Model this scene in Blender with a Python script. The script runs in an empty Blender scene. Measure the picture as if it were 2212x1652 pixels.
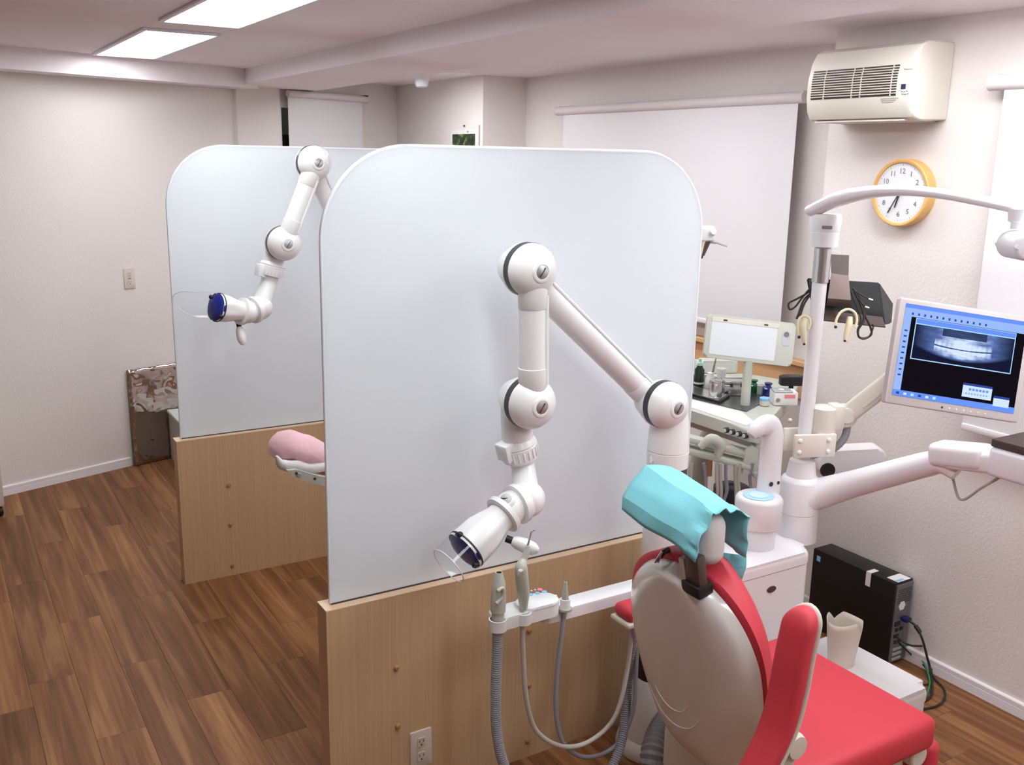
import bpy, bmesh, math, random
from mathutils import Vector, Matrix, noise
random.seed(7)
PI = math.pi
SC = bpy.context.scene
COL = SC.collection

# ------------------------------------------------------------------ camera
IW, IH, FPX = 2212.0, 1652.0, 2086.6
CAMZ = 1.84
yaw, pitch, roll = math.radians(31.53), math.radians(13.0), math.radians(-1.04)
_F = Vector((math.sin(yaw)*math.cos(pitch), math.cos(yaw)*math.cos(pitch), -math.sin(pitch)))
_r = Vector((math.cos(yaw), -math.sin(yaw), 0))
_d = _F.cross(_r)
_R = math.cos(roll)*_r + math.sin(roll)*_d
_D = -math.sin(roll)*_r + math.cos(roll)*_d
CAM = Vector((0, 0, CAMZ))
cd = bpy.data.cameras.new('camera'); cam = bpy.data.objects.new('camera', cd); COL.objects.link(cam)
cd.sensor_fit = 'HORIZONTAL'; cd.sensor_width = 36.0; cd.lens = 36.0*FPX/IW
cd.clip_start = 0.02; cd.clip_end = 60
_m = Matrix((( _R.x, -_D.x, -_F.x, 0), (_R.y, -_D.y, -_F.y, 0), (_R.z, -_D.z, -_F.z, CAMZ), (0, 0, 0, 1)))
cam.matrix_world = _m
SC.camera = cam

# ------------------------------------------------------------------ world, exposure
w = bpy.data.worlds.new('world'); SC.world = w; w.use_nodes = True
w.node_tree.nodes['Background'].inputs[0].default_value = (0.9, 0.92, 1, 1)
w.node_tree.nodes['Background'].inputs[1].default_value = 0.25
vs = SC.view_settings
vs.view_transform = 'Standard'; vs.look = 'None'; vs.gamma = 1.0; vs.use_curve_mapping = False
vs.exposure = 0.15
LIGHT_E = 12.0         # emission of the ceiling light diffusers

# pixel -> point helpers (a pixel gives a direction; the plane gives the distance)
def ray(x, y): return _F + _R*((x-IW/2)/FPX) + _D*((y-IH/2)/FPX)
def atx(x, y, X): v = ray(x, y); return CAM + v*(X/v.x)
def aty(x, y, Y): v = ray(x, y); return CAM + v*(Y/v.y)
def atz(x, y, Z): v = ray(x, y); return CAM + v*((Z-CAMZ)/v.z)
def atd(x, y, d): return CAM + ray(x, y)*d
def depth(p): return (p-CAM).dot(_F)

# ------------------------------------------------------------------ materials
MATS = {}
def mat(name, col, rough=.5, metal=0., bump=0., bscale=200., var=0., vscale=4., coat=0., spec=.5, trans=0., ior=1.45, emis=None, es=0., bdist=.002):
    if name in MATS: return MATS[name]
    m = bpy.data.materials.new(name); m.use_nodes = True; MATS[name] = m
    nt = m.node_tree; b = nt.nodes['Principled BSDF']
    b.inputs['Base Color'].default_value = (*col, 1); b.inputs['Roughness'].default_value = rough
    b.inputs['Metallic'].default_value = metal; b.inputs['Coat Weight'].default_value = coat
    b.inputs['Coat Roughness'].default_value = .08
    b.inputs['Specular IOR Level'].default_value = spec; b.inputs['Transmission Weight'].default_value = trans
    b.inputs['IOR'].default_value = ior
    if emis: b.inputs['Emission Color'].default_value = (*emis, 1); b.inputs['Emission Strength'].default_value = es
    if bump or var:
        tc = nt.nodes.new('ShaderNodeTexCoord')
    if bump:
        n = nt.nodes.new('ShaderNodeTexNoise'); n.inputs['Scale'].default_value = bscale; n.inputs['Detail'].default_value = 4
        nt.links.new(tc.outputs['Object'], n.inputs['Vector'])
        bp = nt.nodes.new('ShaderNodeBump'); bp.inputs['Strength'].default_value = bump; bp.inputs['Distance'].default_value = bdist
        nt.links.new(n.outputs['Fac'], bp.inputs['Height']); nt.links.new(bp.outputs['Normal'], b.inputs['Normal'])
    if var:
        n2 = nt.nodes.new('ShaderNodeTexNoise'); n2.inputs['Scale'].default_value = vscale; n2.inputs['Detail'].default_value = 5
        nt.links.new(tc.outputs['Object'], n2.inputs['Vector'])
        mx = nt.nodes.new('ShaderNodeMix'); mx.data_type = 'RGBA'
        mx.inputs['A'].default_value = (*[c*(1-var) for c in col], 1); mx.inputs['B'].default_value = (*[min(1, c*(1+var)) for c in col], 1)
        nt.links.new(n2.outputs['Fac'], mx.inputs['Factor']); nt.links.new(mx.outputs['Result'], b.inputs['Base Color'])
    return m

def wood_mat(name, cols, sx=60., sy=1.2, sz=60., rough=.35, coat=.1, rnd=True, bump=.05, lo=.25, hi=.78, spec=.5):
    m = bpy.data.materials.new(name); m.use_nodes = True; MATS[name] = m
    nt = m.node_tree; b = nt.nodes['Principled BSDF']; L = nt.links.new
    b.inputs['Roughness'].default_value = rough; b.inputs['Coat Weight'].default_value = coat; b.inputs['Coat Roughness'].default_value = .2
    tc = nt.nodes.new('ShaderNodeTexCoord'); mp = nt.nodes.new('ShaderNodeMapping')
    L(tc.outputs['Object'], mp.inputs['Vector'])
    if rnd:
        oi = nt.nodes.new('ShaderNodeObjectInfo')
        ma = nt.nodes.new('ShaderNodeMath'); ma.operation = 'MULTIPLY'; ma.inputs[1].default_value = 37.
        L(oi.outputs['Random'], ma.inputs[0])
        cx = nt.nodes.new('ShaderNodeCombineXYZ'); L(ma.outputs[0], cx.inputs[0]); L(ma.outputs[0], cx.inputs[1]); L(ma.outputs[0], cx.inputs[2])
        L(cx.outputs[0], mp.inputs['Location'])
    mp.inputs['Scale'].default_value = (sx, sy, sz)
    n = nt.nodes.new('ShaderNodeTexNoise'); n.inputs['Scale'].default_value = 1.; n.inputs['Detail'].default_value = 8; n.inputs['Roughness'].default_value = .62; n.inputs['Distortion'].default_value = .55
    L(mp.outputs[0], n.inputs['Vector'])
    cr = nt.nodes.new('ShaderNodeValToRGB'); e = cr.color_ramp.elements
    b.inputs['Specular IOR Level'].default_value = spec; e[0].position = lo; e[0].color = (*cols[0], 1); e[1].position = hi; e[1].color = (*cols[2], 1)
    k = e.new(.5); k.color = (*cols[1], 1)
    L(n.outputs['Fac'], cr.inputs['Fac'])
    out = cr.outputs['Color']
    if rnd:
        hs = nt.nodes.new('ShaderNodeHueSaturation')
        mr = nt.nodes.new('ShaderNodeMapRange'); mr.inputs['To Min'].default_value = .82; mr.inputs['To Max'].default_value = 1.16
        L(oi.outputs['Random'], mr.inputs['Value']); L(mr.outputs[0], hs.inputs['Value']); L(out, hs.inputs['Color']); out = hs.outputs['Color']
    L(out, b.inputs['Base Color'])
    bp = nt.nodes.new('ShaderNodeBump'); bp.inputs['Strength'].default_value = bump; bp.inputs['Distance'].default_value = .001
    L(n.outputs['Fac'], bp.inputs['Height']); L(bp.outputs[0], b.inputs['Normal'])
    return m

def emat(name, col, s=1.):
    if name in MATS: return MATS[name]
    m = bpy.data.materials.new(name); m.use_nodes = True; MATS[name] = m
    nt = m.node_tree; nt.nodes.remove(nt.nodes['Principled BSDF'])
    e = nt.nodes.new('ShaderNodeEmission'); e.inputs[0].default_value = (*col, 1); e.inputs[1].default_value = s
    nt.links.new(e.outputs[0], nt.nodes['Material Output'].inputs[0]); return m

M_WALL = mat('plaster_wall', (.78, .722, .695), .85, bump=.35, bscale=90, var=.02, vscale=3, bdist=.004)
M_CEIL = mat('ceiling_paper', (.88, .82, .85), .9, bump=.1, bscale=140)
M_TRIM = mat('white_trim', (.84, .80, .82), .45)
M_PLANK = wood_mat('floor_wood', ((.120, .044, .015), (.225, .095, .036), (.41, .205, .082)), 24, 1.0, 24, rough=.5, coat=0., lo=.30, hi=.72, spec=.3)
M_FLOORB = wood_mat('floor_far_wood', ((.120, .044, .015), (.225, .095, .036), (.41, .205, .082)), 24, 1.0, 24, rnd=False)
M_OAK = wood_mat('oak_veneer', ((.52, .335, .185), (.575, .385, .22), (.625, .43, .26)), 160, 160, 1.5, rough=.5, coat=0, rnd=False, bump=.02)
M_OAKEDGE = wood_mat('oak_edge', ((.62, .44, .28), (.68, .5, .33), (.74, .56, .38)), 2, 120, 120, rough=.5, coat=0, rnd=False, bump=.02)
M_SILL = wood_mat('orange_wood', ((.62, .34, .16), (.70, .40, .2), (.76, .46, .25)), 40, 1.5, 40, rough=.5, coat=0, rnd=False, bump=.02)
M_CLOCKWOOD = wood_mat('clock_wood', ((.70, .38, .11), (.76, .43, .14), (.82, .5, .19)), 30, 30, 30, rough=.45, coat=.1, rnd=False, bump=.02)
M_DOWEL = mat('wood_cap', (.42, .20, .07), .5)
M_WHITE = mat('white_plastic', (.82, .82, .82), .28, coat=.25, var=.01)
M_WHITE2 = mat('white_enamel', (.80, .78, .80), .32, coat=.2, var=.01)
M_SHELL = mat('pearl_shell', (.76, .73, .70), .2, coat=.8, var=.01)
M_IVORY = mat('ivory_plastic', (.74, .70, .62), .4, var=.01)
M_BEIGE = mat('beige_plastic', (.66, .61, .53), .45, var=.02)
M_GREY = mat('grey_green_plastic', (.56, .58, .51), .42, var=.03)
M_GREYD = mat('dark_grey_green', (.40, .42, .37), .45, var=.03)
M_BLACK = mat('black_plastic', (.012, .012, .013), .45, var=.2)
M_BLACKM = mat('black_metal', (.008, .008, .009), .38, var=.2)
M_DARK = mat('charcoal_band', (.035, .04, .045), .4)
M_BROWN = mat('brown_plastic', (.06, .035, .03), .5)
M_STEEL = mat('steel', (.62, .62, .62), .22, 1., var=.05)
M_STEELD = mat('dark_steel', (.13, .105, .095), .35, .5, var=.08)
M_BOLT = mat('bolt_metal', (.55, .55, .56), .35, 1.)
M_RED = mat('red_upholstery', (.58, .040, .060), .55, bump=.15, bscale=900, var=.03, vscale=8, bdist=.0006)
M_CYAN = mat('cyan_paper', (.24, .64, .71), .9, bump=.4, bscale=420, var=.05, vscale=20, bdist=.001)
M_BAG = mat('white_nonwoven', (.66, .63, .63), .9, bump=.5, bscale=60, var=.05, bdist=.004)
M_PINK = mat('pink_nonwoven', (.74, .46, .50), .9, bump=.6, bscale=50, var=.25, vscale=9, bdist=.004)
M_HOSE = mat('grey_hose', (.30, .30, .335), .5, var=.05)
M_HOSEL = mat('pale_hose', (.52, .49, .43), .5, var=.03)
M_HOSED = mat('dark_corrugated_hose', (.20, .195, .205), .42, var=.05)
M_BLUE = mat('blue_grille', (.012, .03, .26), .35)
M_FACE = mat('clock_face', (.78, .78, .82), .5)
M_INK = mat('ink', (.03, .03, .035), .6)
M_INK2 = mat('grey_ink', (.22, .22, .23), .6)
M_PAPER = mat('paper', (.80, .79, .77), .8)
M_CUP = mat('cup_paper', (.76, .69, .60), .8)
M_BLIND = mat('blind_cloth', (.76, .73, .75), .85, bump=.1, bscale=500)
M_BLINDT = mat('blind_tube', (.70, .64, .645), .6)
M_PLATE = mat('outlet_plate', (.60, .53, .45), .5)
M_CLEAR = mat('clear_plastic', (.95, .97, 1), .03, trans=1., ior=1.2)
M_LBLUE = mat('light_blue_plastic', (.42, .66, .86), .4)
M_BTNB = mat('button_blue', (.25, .55, .85), .5)
M_BTNR = mat('button_red', (.85, .25, .32), .5)
M_GREENB = mat('green_bottle', (.01, .16, .05), .15, coat=.4)
M_BLUEB = mat('blue_bottle', (.012, .02, .22), .15, coat=.4)
M_DGREEN = mat('dark_green_bottle', (.006, .028, .02), .2, coat=.4)
M_MINT = mat('mint_cap', (.45, .75, .6), .4)
M_REDLAB = mat('red_label', (.80, .25, .25), .6)
M_GREENC = mat('green_cable', (.02, .25, .09), .5)
M_CABLE = mat('dark_cable', (.025, .02, .018), .5)
M_YELL = mat('yellowed_plastic', (.72, .64, .42), .4)
M_LCD = mat('monitor_frame', (.52, .46, .46), .4)
M_VIEWER = mat('viewer_panel', (.76, .80, .84), .35)
M_FROST = None
M_SILVER = mat('silver_paint', (.55, .56, .58), .35, .6)
M_CABINET = mat('cabinet_paint', (.55, .55, .48), .5, var=.02)

def frosted():
    m = bpy.data.materials.new('frosted_acrylic'); m.use_nodes = True; nt = m.node_tree; L = nt.links.new
    b = nt.nodes['Principled BSDF']; b.inputs['Base Color'].default_value = (.86, .90, .93, 1); b.inputs['Roughness'].default_value = .55
    b.inputs['Coat Weight'].default_value = .5; b.inputs['Coat Roughness'].default_value = .02; b.inputs['Coat IOR'].default_value = 1.45
    tr = nt.nodes.new('ShaderNodeBsdfTranslucent'); tr.inputs[0].default_value = (.92, .95, .98, 1)
    rf = nt.nodes.new('ShaderNodeBsdfRefraction'); rf.inputs['Color'].default_value = (.9, .93, .96, 1); rf.inputs['Roughness'].default_value = .42; rf.inputs['IOR'].default_value = 1.12
    m1 = nt.nodes.new('ShaderNodeMixShader'); m1.inputs[0].default_value = .38; L(tr.outputs[0], m1.inputs[1]); L(rf.outputs[0], m1.inputs[2])
    m2 = nt.nodes.new('ShaderNodeMixShader'); m2.inputs[0].default_value = .52
    L(b.outputs[0], m2.inputs[1]); L(m1.outputs[0], m2.inputs[2]); L(m2.outputs[0], nt.nodes['Material Output'].inputs[0])
    return m
M_FROST = frosted()

def clear_film():
    m = bpy.data.materials.new('clear_film'); m.use_nodes = True; nt = m.node_tree; L = nt.links.new
    nt.nodes.remove(nt.nodes['Principled BSDF'])
    t = nt.nodes.new('ShaderNodeBsdfTransparent'); t.inputs[0].default_value = (.975, .98, .99, 1)
    g = nt.nodes.new('ShaderNodeBsdfGlossy'); g.inputs['Roughness'].default_value = .06
    fr = nt.nodes.new('ShaderNodeLayerWeight'); fr.inputs[0].default_value = .25
    pw = nt.nodes.new('ShaderNodeMath'); pw.operation = 'POWER'; pw.inputs[1].default_value = 2.; L(fr.outputs['Facing'], pw.inputs[0])
    ad = nt.nodes.new('ShaderNodeMath'); ad.operation = 'MULTIPLY_ADD'; ad.inputs[1].default_value = .35; ad.inputs[2].default_value = .035; ad.use_clamp = True
    L(pw.outputs[0], ad.inputs[0])
    mx = nt.nodes.new('ShaderNodeMixShader'); L(ad.outputs[0], mx.inputs[0]); L(t.outputs[0], mx.inputs[1]); L(g.outputs[0], mx.inputs[2])
    L(mx.outputs[0], nt.nodes['Material Output'].inputs[0]); return m
M_FILM = clear_film()

def foil_mat():
    m = bpy.data.materials.new('crinkled_foil'); m.use_nodes = True; nt = m.node_tree; L = nt.links.new
    b = nt.nodes['Principled BSDF']; b.inputs['Base Color'].default_value = (.50, .44, .42, 1); b.inputs['Metallic'].default_value = 1; b.inputs['Roughness'].default_value = .08
    tc = nt.nodes.new('ShaderNodeTexCoord'); n = nt.nodes.new('ShaderNodeTexNoise'); n.inputs['Scale'].default_value = 17; n.inputs['Detail'].default_value = 6
    n.noise_type = 'RIDGED_MULTIFRACTAL'
    L(tc.outputs['Object'], n.inputs['Vector']); bp = nt.nodes.new('ShaderNodeBump'); bp.inputs['Strength'].default_value = .9; bp.inputs['Distance'].default_value = .012
    L(n.outputs['Fac'], bp.inputs['Height']); L(bp.outputs[0], b.inputs['Normal']); return m
M_FOIL = foil_mat()

# ------------------------------------------------------------------ mesh helpers
WM = {}      # object -> world matrix
def mesh_obj(name, bm, m, parent=None, smooth=35, world=True):
    bmesh.ops.recalc_face_normals(bm, faces=bm.faces[:])
    if parent is not None and world: bm.transform(WM[parent.name].inverted())
    me = bpy.data.meshes.new(name); bm.to_mesh(me); bm.free()
    me.materials.append(m)
    if smooth: me.shade_smooth(); me.set_sharp_from_angle(angle=math.radians(smooth))
    o = bpy.data.objects.new(name, me); COL.objects.link(o)
    if parent is not None: o.parent = parent; WM[o.name] = WM[parent.name]
    else: WM[o.name] = Matrix.Identity(4)
    return o
def tag(o, label, cat, group=None):
    o['label'] = label; o['category'] = cat
    if group: o['group'] = group
    return o
def thing(name, label, cat, loc=(0, 0, 0), rz=0., group=None):
    o = bpy.data.objects.new(name, None); COL.objects.link(o); o.empty_display_size = .05
    o.location = loc; o.rotation_euler = (0, 0, rz)
    WM[o.name] = Matrix.Translation(Vector(loc)) @ Matrix.Rotation(rz, 4, 'Z')
    return tag(o, label, cat, group)
def struct(name, bm, m, parent=None, smooth=0):
    o = mesh_obj(name, bm, m, parent, smooth)
    if parent is None: o['kind'] = 'structure'
    return o
def frame(o, ex, ey):
    ex = Vector(ex).normalized(); ey = Vector(ey); ez = ex.cross(ey).normalized(); ey = ez.cross(ex)
    return Matrix(((ex.x, ey.x, ez.x, o[0]), (ex.y, ey.y, ez.y, o[1]), (ex.z, ey.z, ez.z, o[2]), (0, 0, 0, 1)))
def merge(bm, src, M=None):
    if M is not None: src.transform(M)
    vm = {v: bm.verts.new(v.co) for v in src.verts}
    for f in src.faces:
        try: bm.faces.new([vm[v] for v in f.verts])
        except ValueError: pass
    src.free(); return bm
def B(): return bmesh.new()
def box(bm, x0, x1, y0, y1, z0, z1, bev=0., seg=2, M=None):
    t = bmesh.new(); bmesh.ops.create_cube(t, size=1)
    for v in t.verts: v.co = Vector(((x0+x1)/2+v.co.x*(x1-x0), (y0+y1)/2+v.co.y*(y1-y0), (z0+z1)/2+v.co.z*(z1-z0)))
    if bev: bmesh.ops.bevel(t, geom=t.edges[:], offset=bev, segments=seg, affect='EDGES', profile=.5, clamp_overlap=True)
    return merge(bm, t, M)
def cbox(bm, c, s, bev=0., seg=2, M=None):
    return box(bm, c[0]-s[0]/2, c[0]+s[0]/2, c[1]-s[1]/2, c[1]+s[1]/2, c[2]-s[2]/2, c[2]+s[2]/2, bev, seg, M)
def axisframe(a, d):
    d = Vector(d).normalized(); u = Vector((0, 0, 1)) if abs(d.z) < .9 else Vector((1, 0, 0))
    ex = u.cross(d).normalized(); return ex, d.cross(ex)
def lathe(bm, a, d, prof, n=24, cap0=True, cap1=True):
    """prof: list of (t along d, radius)"""
    a = Vector(a); d = Vector(d).normalized(); ex, ey = axisframe(a, d); rings = []
    for t, r in prof:
        c = a+d*t
        if r < 1e-5: rings.append([bm.verts.new(c)]); continue
        rings.append([bm.verts.new(c+ex*(r*math.cos(2*PI*i/n))+ey*(r*math.sin(2*PI*i/n))) for i in range(n)])
    for A, Bq in zip(rings, rings[1:]):
        if len(A) == 1 and len(Bq) == 1: continue
        for i in range(n):
            j = (i+1) % n
            if len(A) == 1: bm.faces.new((A[0], Bq[i], Bq[j]))
            elif len(Bq) == 1: bm.faces.new((A[i], A[j], Bq[0]))
            else: bm.faces.new((A[i], A[j], Bq[j], Bq[i]))
    if cap0 and len(rings[0]) > 1: bm.faces.new(rings[0][::-1])
    if cap1 and len(rings[-1]) > 1: bm.faces.new(rings[-1])
    return bm
def cyl(bm, a, b, r0, r1=None, n=20):
    a = Vector(a); b = Vector(b); L = (b-a).length
    return lathe(bm, a, b-a, [(0, r0), (L, r0 if r1 is None else r1)], n)
def ball(bm, c, r, d=(0, 0, 1), n=24, m=12, sq=1.):
    return lathe(bm, c, d, [(-r*sq*math.cos(PI*i/m), r*math.sin(PI*i/m)) for i in range(m+1)], n)
def spline(pts, k=8):
    pts = [Vector(p) for p in pts]; out = []
    P = [pts[0]*2-pts[1]]+pts+[pts[-1]*2-pts[-2]]
    for i in range(1, len(P)-2):
        for j in range(k):
            t = j/k; a, b, c, d = P[i-1], P[i], P[i+1], P[i+2]
            out.append(.5*((2*b)+(c-a)*t+(2*a-5*b+4*c-d)*t*t+(3*b-a-3*c+d)*t**3))
    out.append(pts[-1]); return out
def tube(bm, pts, r, n=10, smooth=8, caps=True, corr=0., pitch=.01, sx=1., sy=1., up=None):
    """swept tube; r number or list per control point; corr = corrugation depth; sx, sy squash the section"""
    rad = r if isinstance(r, (list, tuple)) else [r]*len(pts)
    if smooth and len(pts) > 2:
        path = spline(pts, smooth); rr = []
        for i in range(len(pts)-1):
            for j in range(smooth): rr.append(rad[i]+(rad[i+1]-rad[i])*j/smooth)
        rr.append(rad[-1])
    else: path = [Vector(p) for p in pts]; rr = list(rad)
    if corr:
        q, qr, ln = [], [], 0.
        tot = sum((b-a).length for a, b in zip(path, path[1:])); N = int(tot/pitch*2); acc = 0; seg = 0; s = 0.
        cum = [0.]
        for a, b in zip(path, path[1:]): cum.append(cum[-1]+(b-a).length)
        for k in range(N+1):
            t = tot*k/N
            while seg < len(cum)-2 and cum[seg+1] < t: seg += 1
            f = (t-cum[seg])/max(1e-9, cum[seg+1]-cum[seg])
            q.append(path[seg].lerp(path[seg+1], f)); qr.append(rr[seg]+(rr[seg+1]-rr[seg])*f-(corr if k % 2 else 0))
        path, rr = q, qr
    prev = None; rings = []
    for i, p in enumerate(path):
        t = (path[min(i+1, len(path)-1)]-path[max(i-1, 0)]).normalized()
        if prev is None:
            u0 = Vector(up) if up else (Vector((0, 0, 1)) if abs(t.z) < .9 else Vector((0, 1, 0)))
            ex = u0.cross(t).normalized()
        else:
            ex = (prev-t*prev.dot(t)).normalized()
        prev = ex; ey = t.cross(ex)
        rings.append([bm.verts.new(p+ex*(rr[i]*sx*math.cos(2*PI*k/n))+ey*(rr[i]*sy*math.sin(2*PI*k/n))) for k in range(n)])
    for A, Q in zip(rings, rings[1:]):
        for k in range(n): bm.faces.new((A[k], A[(k+1) % n], Q[(k+1) % n], Q[k]))
    if caps: bm.faces.new(rings[0][::-1]); bm.faces.new(rings[-1])
    return bm
def prism(bm, poly, h0, h1, M=None, bev=0., seg=2, bevtop=True):
    """poly: list of (x,y) -> extruded along local z from h0 to h1"""
    t = bmesh.new(); lo = [t.verts.new((p[0], p[1], h0)) for p in poly]; hi = [t.verts.new((p[0], p[1], h1)) for p in poly]
    t.faces.new(lo[::-1]); t.faces.new(hi); n = len(poly)
    for i in range(n): t.faces.new((lo[i], lo[(i+1) % n], hi[(i+1) % n], hi[i]))
    if bev:
        es = [e for e in t.edges if (abs(e.verts[0].co.z-h1) < 1e-7 and abs(e.verts[1].co.z-h1) < 1e-7) or (bevtop is False and abs(e.verts[0].co.z-e.verts[1].co.z) < 1e-7)]
        bmesh.ops.bevel(t, geom=es, offset=bev, segments=seg, affect='EDGES', profile=.5, clamp_overlap=True)
    return merge(bm, t, M)
def rrect(w, h, r, n=6, cx=0, cy=0, rs=None):
    rs = rs or (r, r, r, r); out = []     # corners: +x+y, -x+y, -x-y, +x-y
    for k, (sx, sy) in enumerate(((1, 1), (-1, 1), (-1, -1), (1, -1))):
        q = max(rs[k], 1e-4); ox, oy = cx+sx*(w/2-q), cy+sy*(h/2-q)
        for i in range(n+1):
            a = PI/2*(k+i/n); out.append((ox+q*math.cos(a), oy+q*math.sin(a)))
    return out
def grid(bm, rows):
    V = [[bm.verts.new(p) for p in r] for r in rows]
    for a, b in zip(V, V[1:]):
        for i in range(len(a)-1): bm.faces.new((a[i], a[i+1], b[i+1], b[i]))
    return bm
def solid(o, th, off=-1.):
    md = o.modifiers.new('thickness', 'SOLIDIFY'); md.thickness = th; md.offset = off; return o
def text(s, size, M, m, parent, name='lettering', align='CENTER', ext=.0003):
    cu = bpy.data.curves.new('tmp', 'FONT'); cu.body = s; cu.size = size; cu.align_x = align; cu.align_y = 'CENTER'; cu.extrude = ext; cu.resolution_u = 2
    ob = bpy.data.objects.new('tmp', cu); me = bpy.data.meshes.new_from_object(ob)
    bm = bmesh.new(); bm.from_mesh(me); bpy.data.objects.remove(ob); bpy.data.curves.remove(cu); bpy.data.meshes.remove(me)
    bm.transform(M); return mesh_obj(name, bm, m, parent, 0)
def simple(name, bm, m, parent=None, smooth=35): return mesh_obj(name, bm, m, parent, smooth)

# ================================================================== ROOM
XW, XR = 3.076, 3.37           # clock wall, recessed window wall
YC = 2.686                     # where the clock wall steps back
ZC, ZB = 2.34, 2.253           # ceiling, beam soffit
def wy(x): return 5.706+.335*(x-.261)                # slanted back wall
WD = Vector((1, .335, 0)).normalized(); WN = Vector((.335, -1, 0)).normalized()   # along, towards the room
def onW(x, y, off=0.):
    v = ray(x, y); c0 = 5.706-.335*.261-off*math.sqrt(1+.335**2); t = c0/(v.y-.335*v.x); return CAM+v*t
def wp(x, off=0.): p = Vector((x, wy(x), 0)); return p+WN*off

# floor with planks
bm = B(); box(bm, -2.5, 3.9, -2.4, 7.6, -.10, -.006); floor = struct('floor', bm, M_FLOORB)
PW, PL = .152, .915
bm = B(); box(bm, -PW/2+.0003, PW/2-.0003, -PL/2+.0003, PL/2-.0003, -.006, 0, .0006, 1)
plank0 = mesh_obj('plank', bm, M_PLANK, floor, 20); first = True
known = {0: 3.51, 1: 3.04, 2: 4.40, 3: 3.135, 4: 2.775, 5: 3.23}
for c in range(-9, 21):
    x = .172+PW*(c+.5)
    y0 = known.get(c, 2.4+random.random()*PL) % PL
    for k in range(0, 7):
        yy = y0+PL*k+PL/2
        if yy-PL/2 > wy(x)+.1 or x > 3.5: continue
        if first: o = plank0; first = False
        else: o = plank0.copy(); COL.objects.link(o); o.parent = floor
        o.location = (x, yy, 0)

# walls
bm = B(); box(bm, XW, 3.75, -2.4, YC, 0, 2.6); struct('wall_right', bm, M_WALL)
bm = B(); box(bm, XR, 3.75, YC, 5.4, 0, 2.6); struct('wall_window', bm, M_WALL)
PILX, PILY = 3.055, 5.38
bm = B(); box(bm, PILX, 3.75, PILY, 7.4, 0, 2.6); struct('wall_pillar', bm, M_WALL)
bm = B(); box(bm, -2.5, -2.3, -2.4, 7.6, 0, 2.6); struct('wall_left', bm, M_WALL)
bm = B(); box(bm, -2.3, XW, -2.4, -2.2, 0, 2.6); struct('wall_near', bm, M_WALL)
def wslab(bm, xa, xb, z0, z1, front=0., back=-.12):
    p = [wp(xa, back), wp(xb, back), wp(xb, front), wp(xa, front)]
    return prism(bm, [(q.x, q.y) for q in p], z0, z1)
OP0, OP1, OPZ = 2.054, 2.70, 2.175
bm = B(); wslab(bm, -2.3, OP0, 0, 2.6); wslab(bm, OP0, OP1, OPZ, 2.6); wslab(bm, OP1, PILX+.02, 0, 2.6)
wall_back = struct('wall_back', bm, M_WALL)
bm = B(); wslab(bm, 1.747, OP0, 0, 2.3, .035, -.001); struct('pilaster', bm, M_WALL, wall_back)
# door opening frame and store room behind
bm = B(); wslab(bm, OP0-.001, OP0+.03, 0, OPZ, .006, -.13); wslab(bm, OP0+.03, OP1, OPZ-.035, OPZ, .006, -.13)
o = struct('door_1', bm, M_TRIM)
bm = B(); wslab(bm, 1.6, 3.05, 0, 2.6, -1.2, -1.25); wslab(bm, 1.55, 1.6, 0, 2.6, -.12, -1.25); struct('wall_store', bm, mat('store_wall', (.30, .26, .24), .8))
t = thing('store_cabinet', 'dark brown tall store cupboard inside the narrow doorway beside the grey roller screen', 'cabinet', wp(2.35, -.55))
bm = B(); wslab(bm, 2.02, 2.75, 0, 1.98, -.35, -.8); simple('body', bm, mat('dark_cupboard', (.05, .032, .028), .5), t, 0)
bm = B(); wslab(bm, 2.05, 2.36, .05, 1.95, -.33, -.35); simple('door', bm, mat('dark_cupboard_door', (.075, .045, .038), .45), t, 0)
bm = B(); wslab(bm, 2.38, 2.72, .05, 1.95, -.33, -.35); simple('door', bm, MATS['dark_cupboard_door'], t, 0)

# ceiling and beams
bm = B(); box(bm, -2.5, 3.75, -2.4, 7.6, ZC, ZC+.2); struct('ceiling', bm, M_CEIL)
bm = B(); box(bm, 1.772, 2.31, -2.3, 6.38, ZB, ZC+.05); struct('trim_1', bm, M_CEIL)
bm = B(); wslab(bm, -2.3, 1.80, 2.232, ZC+.05, .19, -.01); struct('trim_2', bm, M_CEIL)

# baseboards
def baseboard(name, p0, p1, nrm, cap=False):
    p0 = Vector(p0); p1 = Vector(p1); n = Vector(nrm).normalized()
    prof = [(0, 0), (.011, 0), (.011, .032), (.0085, .034), (.011, .036), (.011, .050), (.007, .055), (0, .055)]
    M = frame(p0, n, (0, 0, 1)); L = (p1-p0).length
    if M.to_3x3().col[2].dot(p1-p0) < 0: M = frame(p1, n, (0, 0, 1))
    bm = B(); prism(bm, prof, 0, L, M); return struct(name, bm, M_TRIM)
baseboard('baseboard_right', (XW, -2.2, 0), (XW, YC, 0), (-1, 0, 0))
baseboard('baseboard_window', (XR, YC, 0), (XR, PILY, 0), (-1, 0, 0))
baseboard('baseboard_back', wp(-2.2), wp(.956), WN)
# timber dado under the window
bm = B(); box(bm, XR-.02, XR, YC, PILY, .80, .96, .003, 1); box(bm, XR-.05, XR, YC, PILY, .955, .98, .004, 1)
struct('trim_3', bm, M_SILL)

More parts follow.
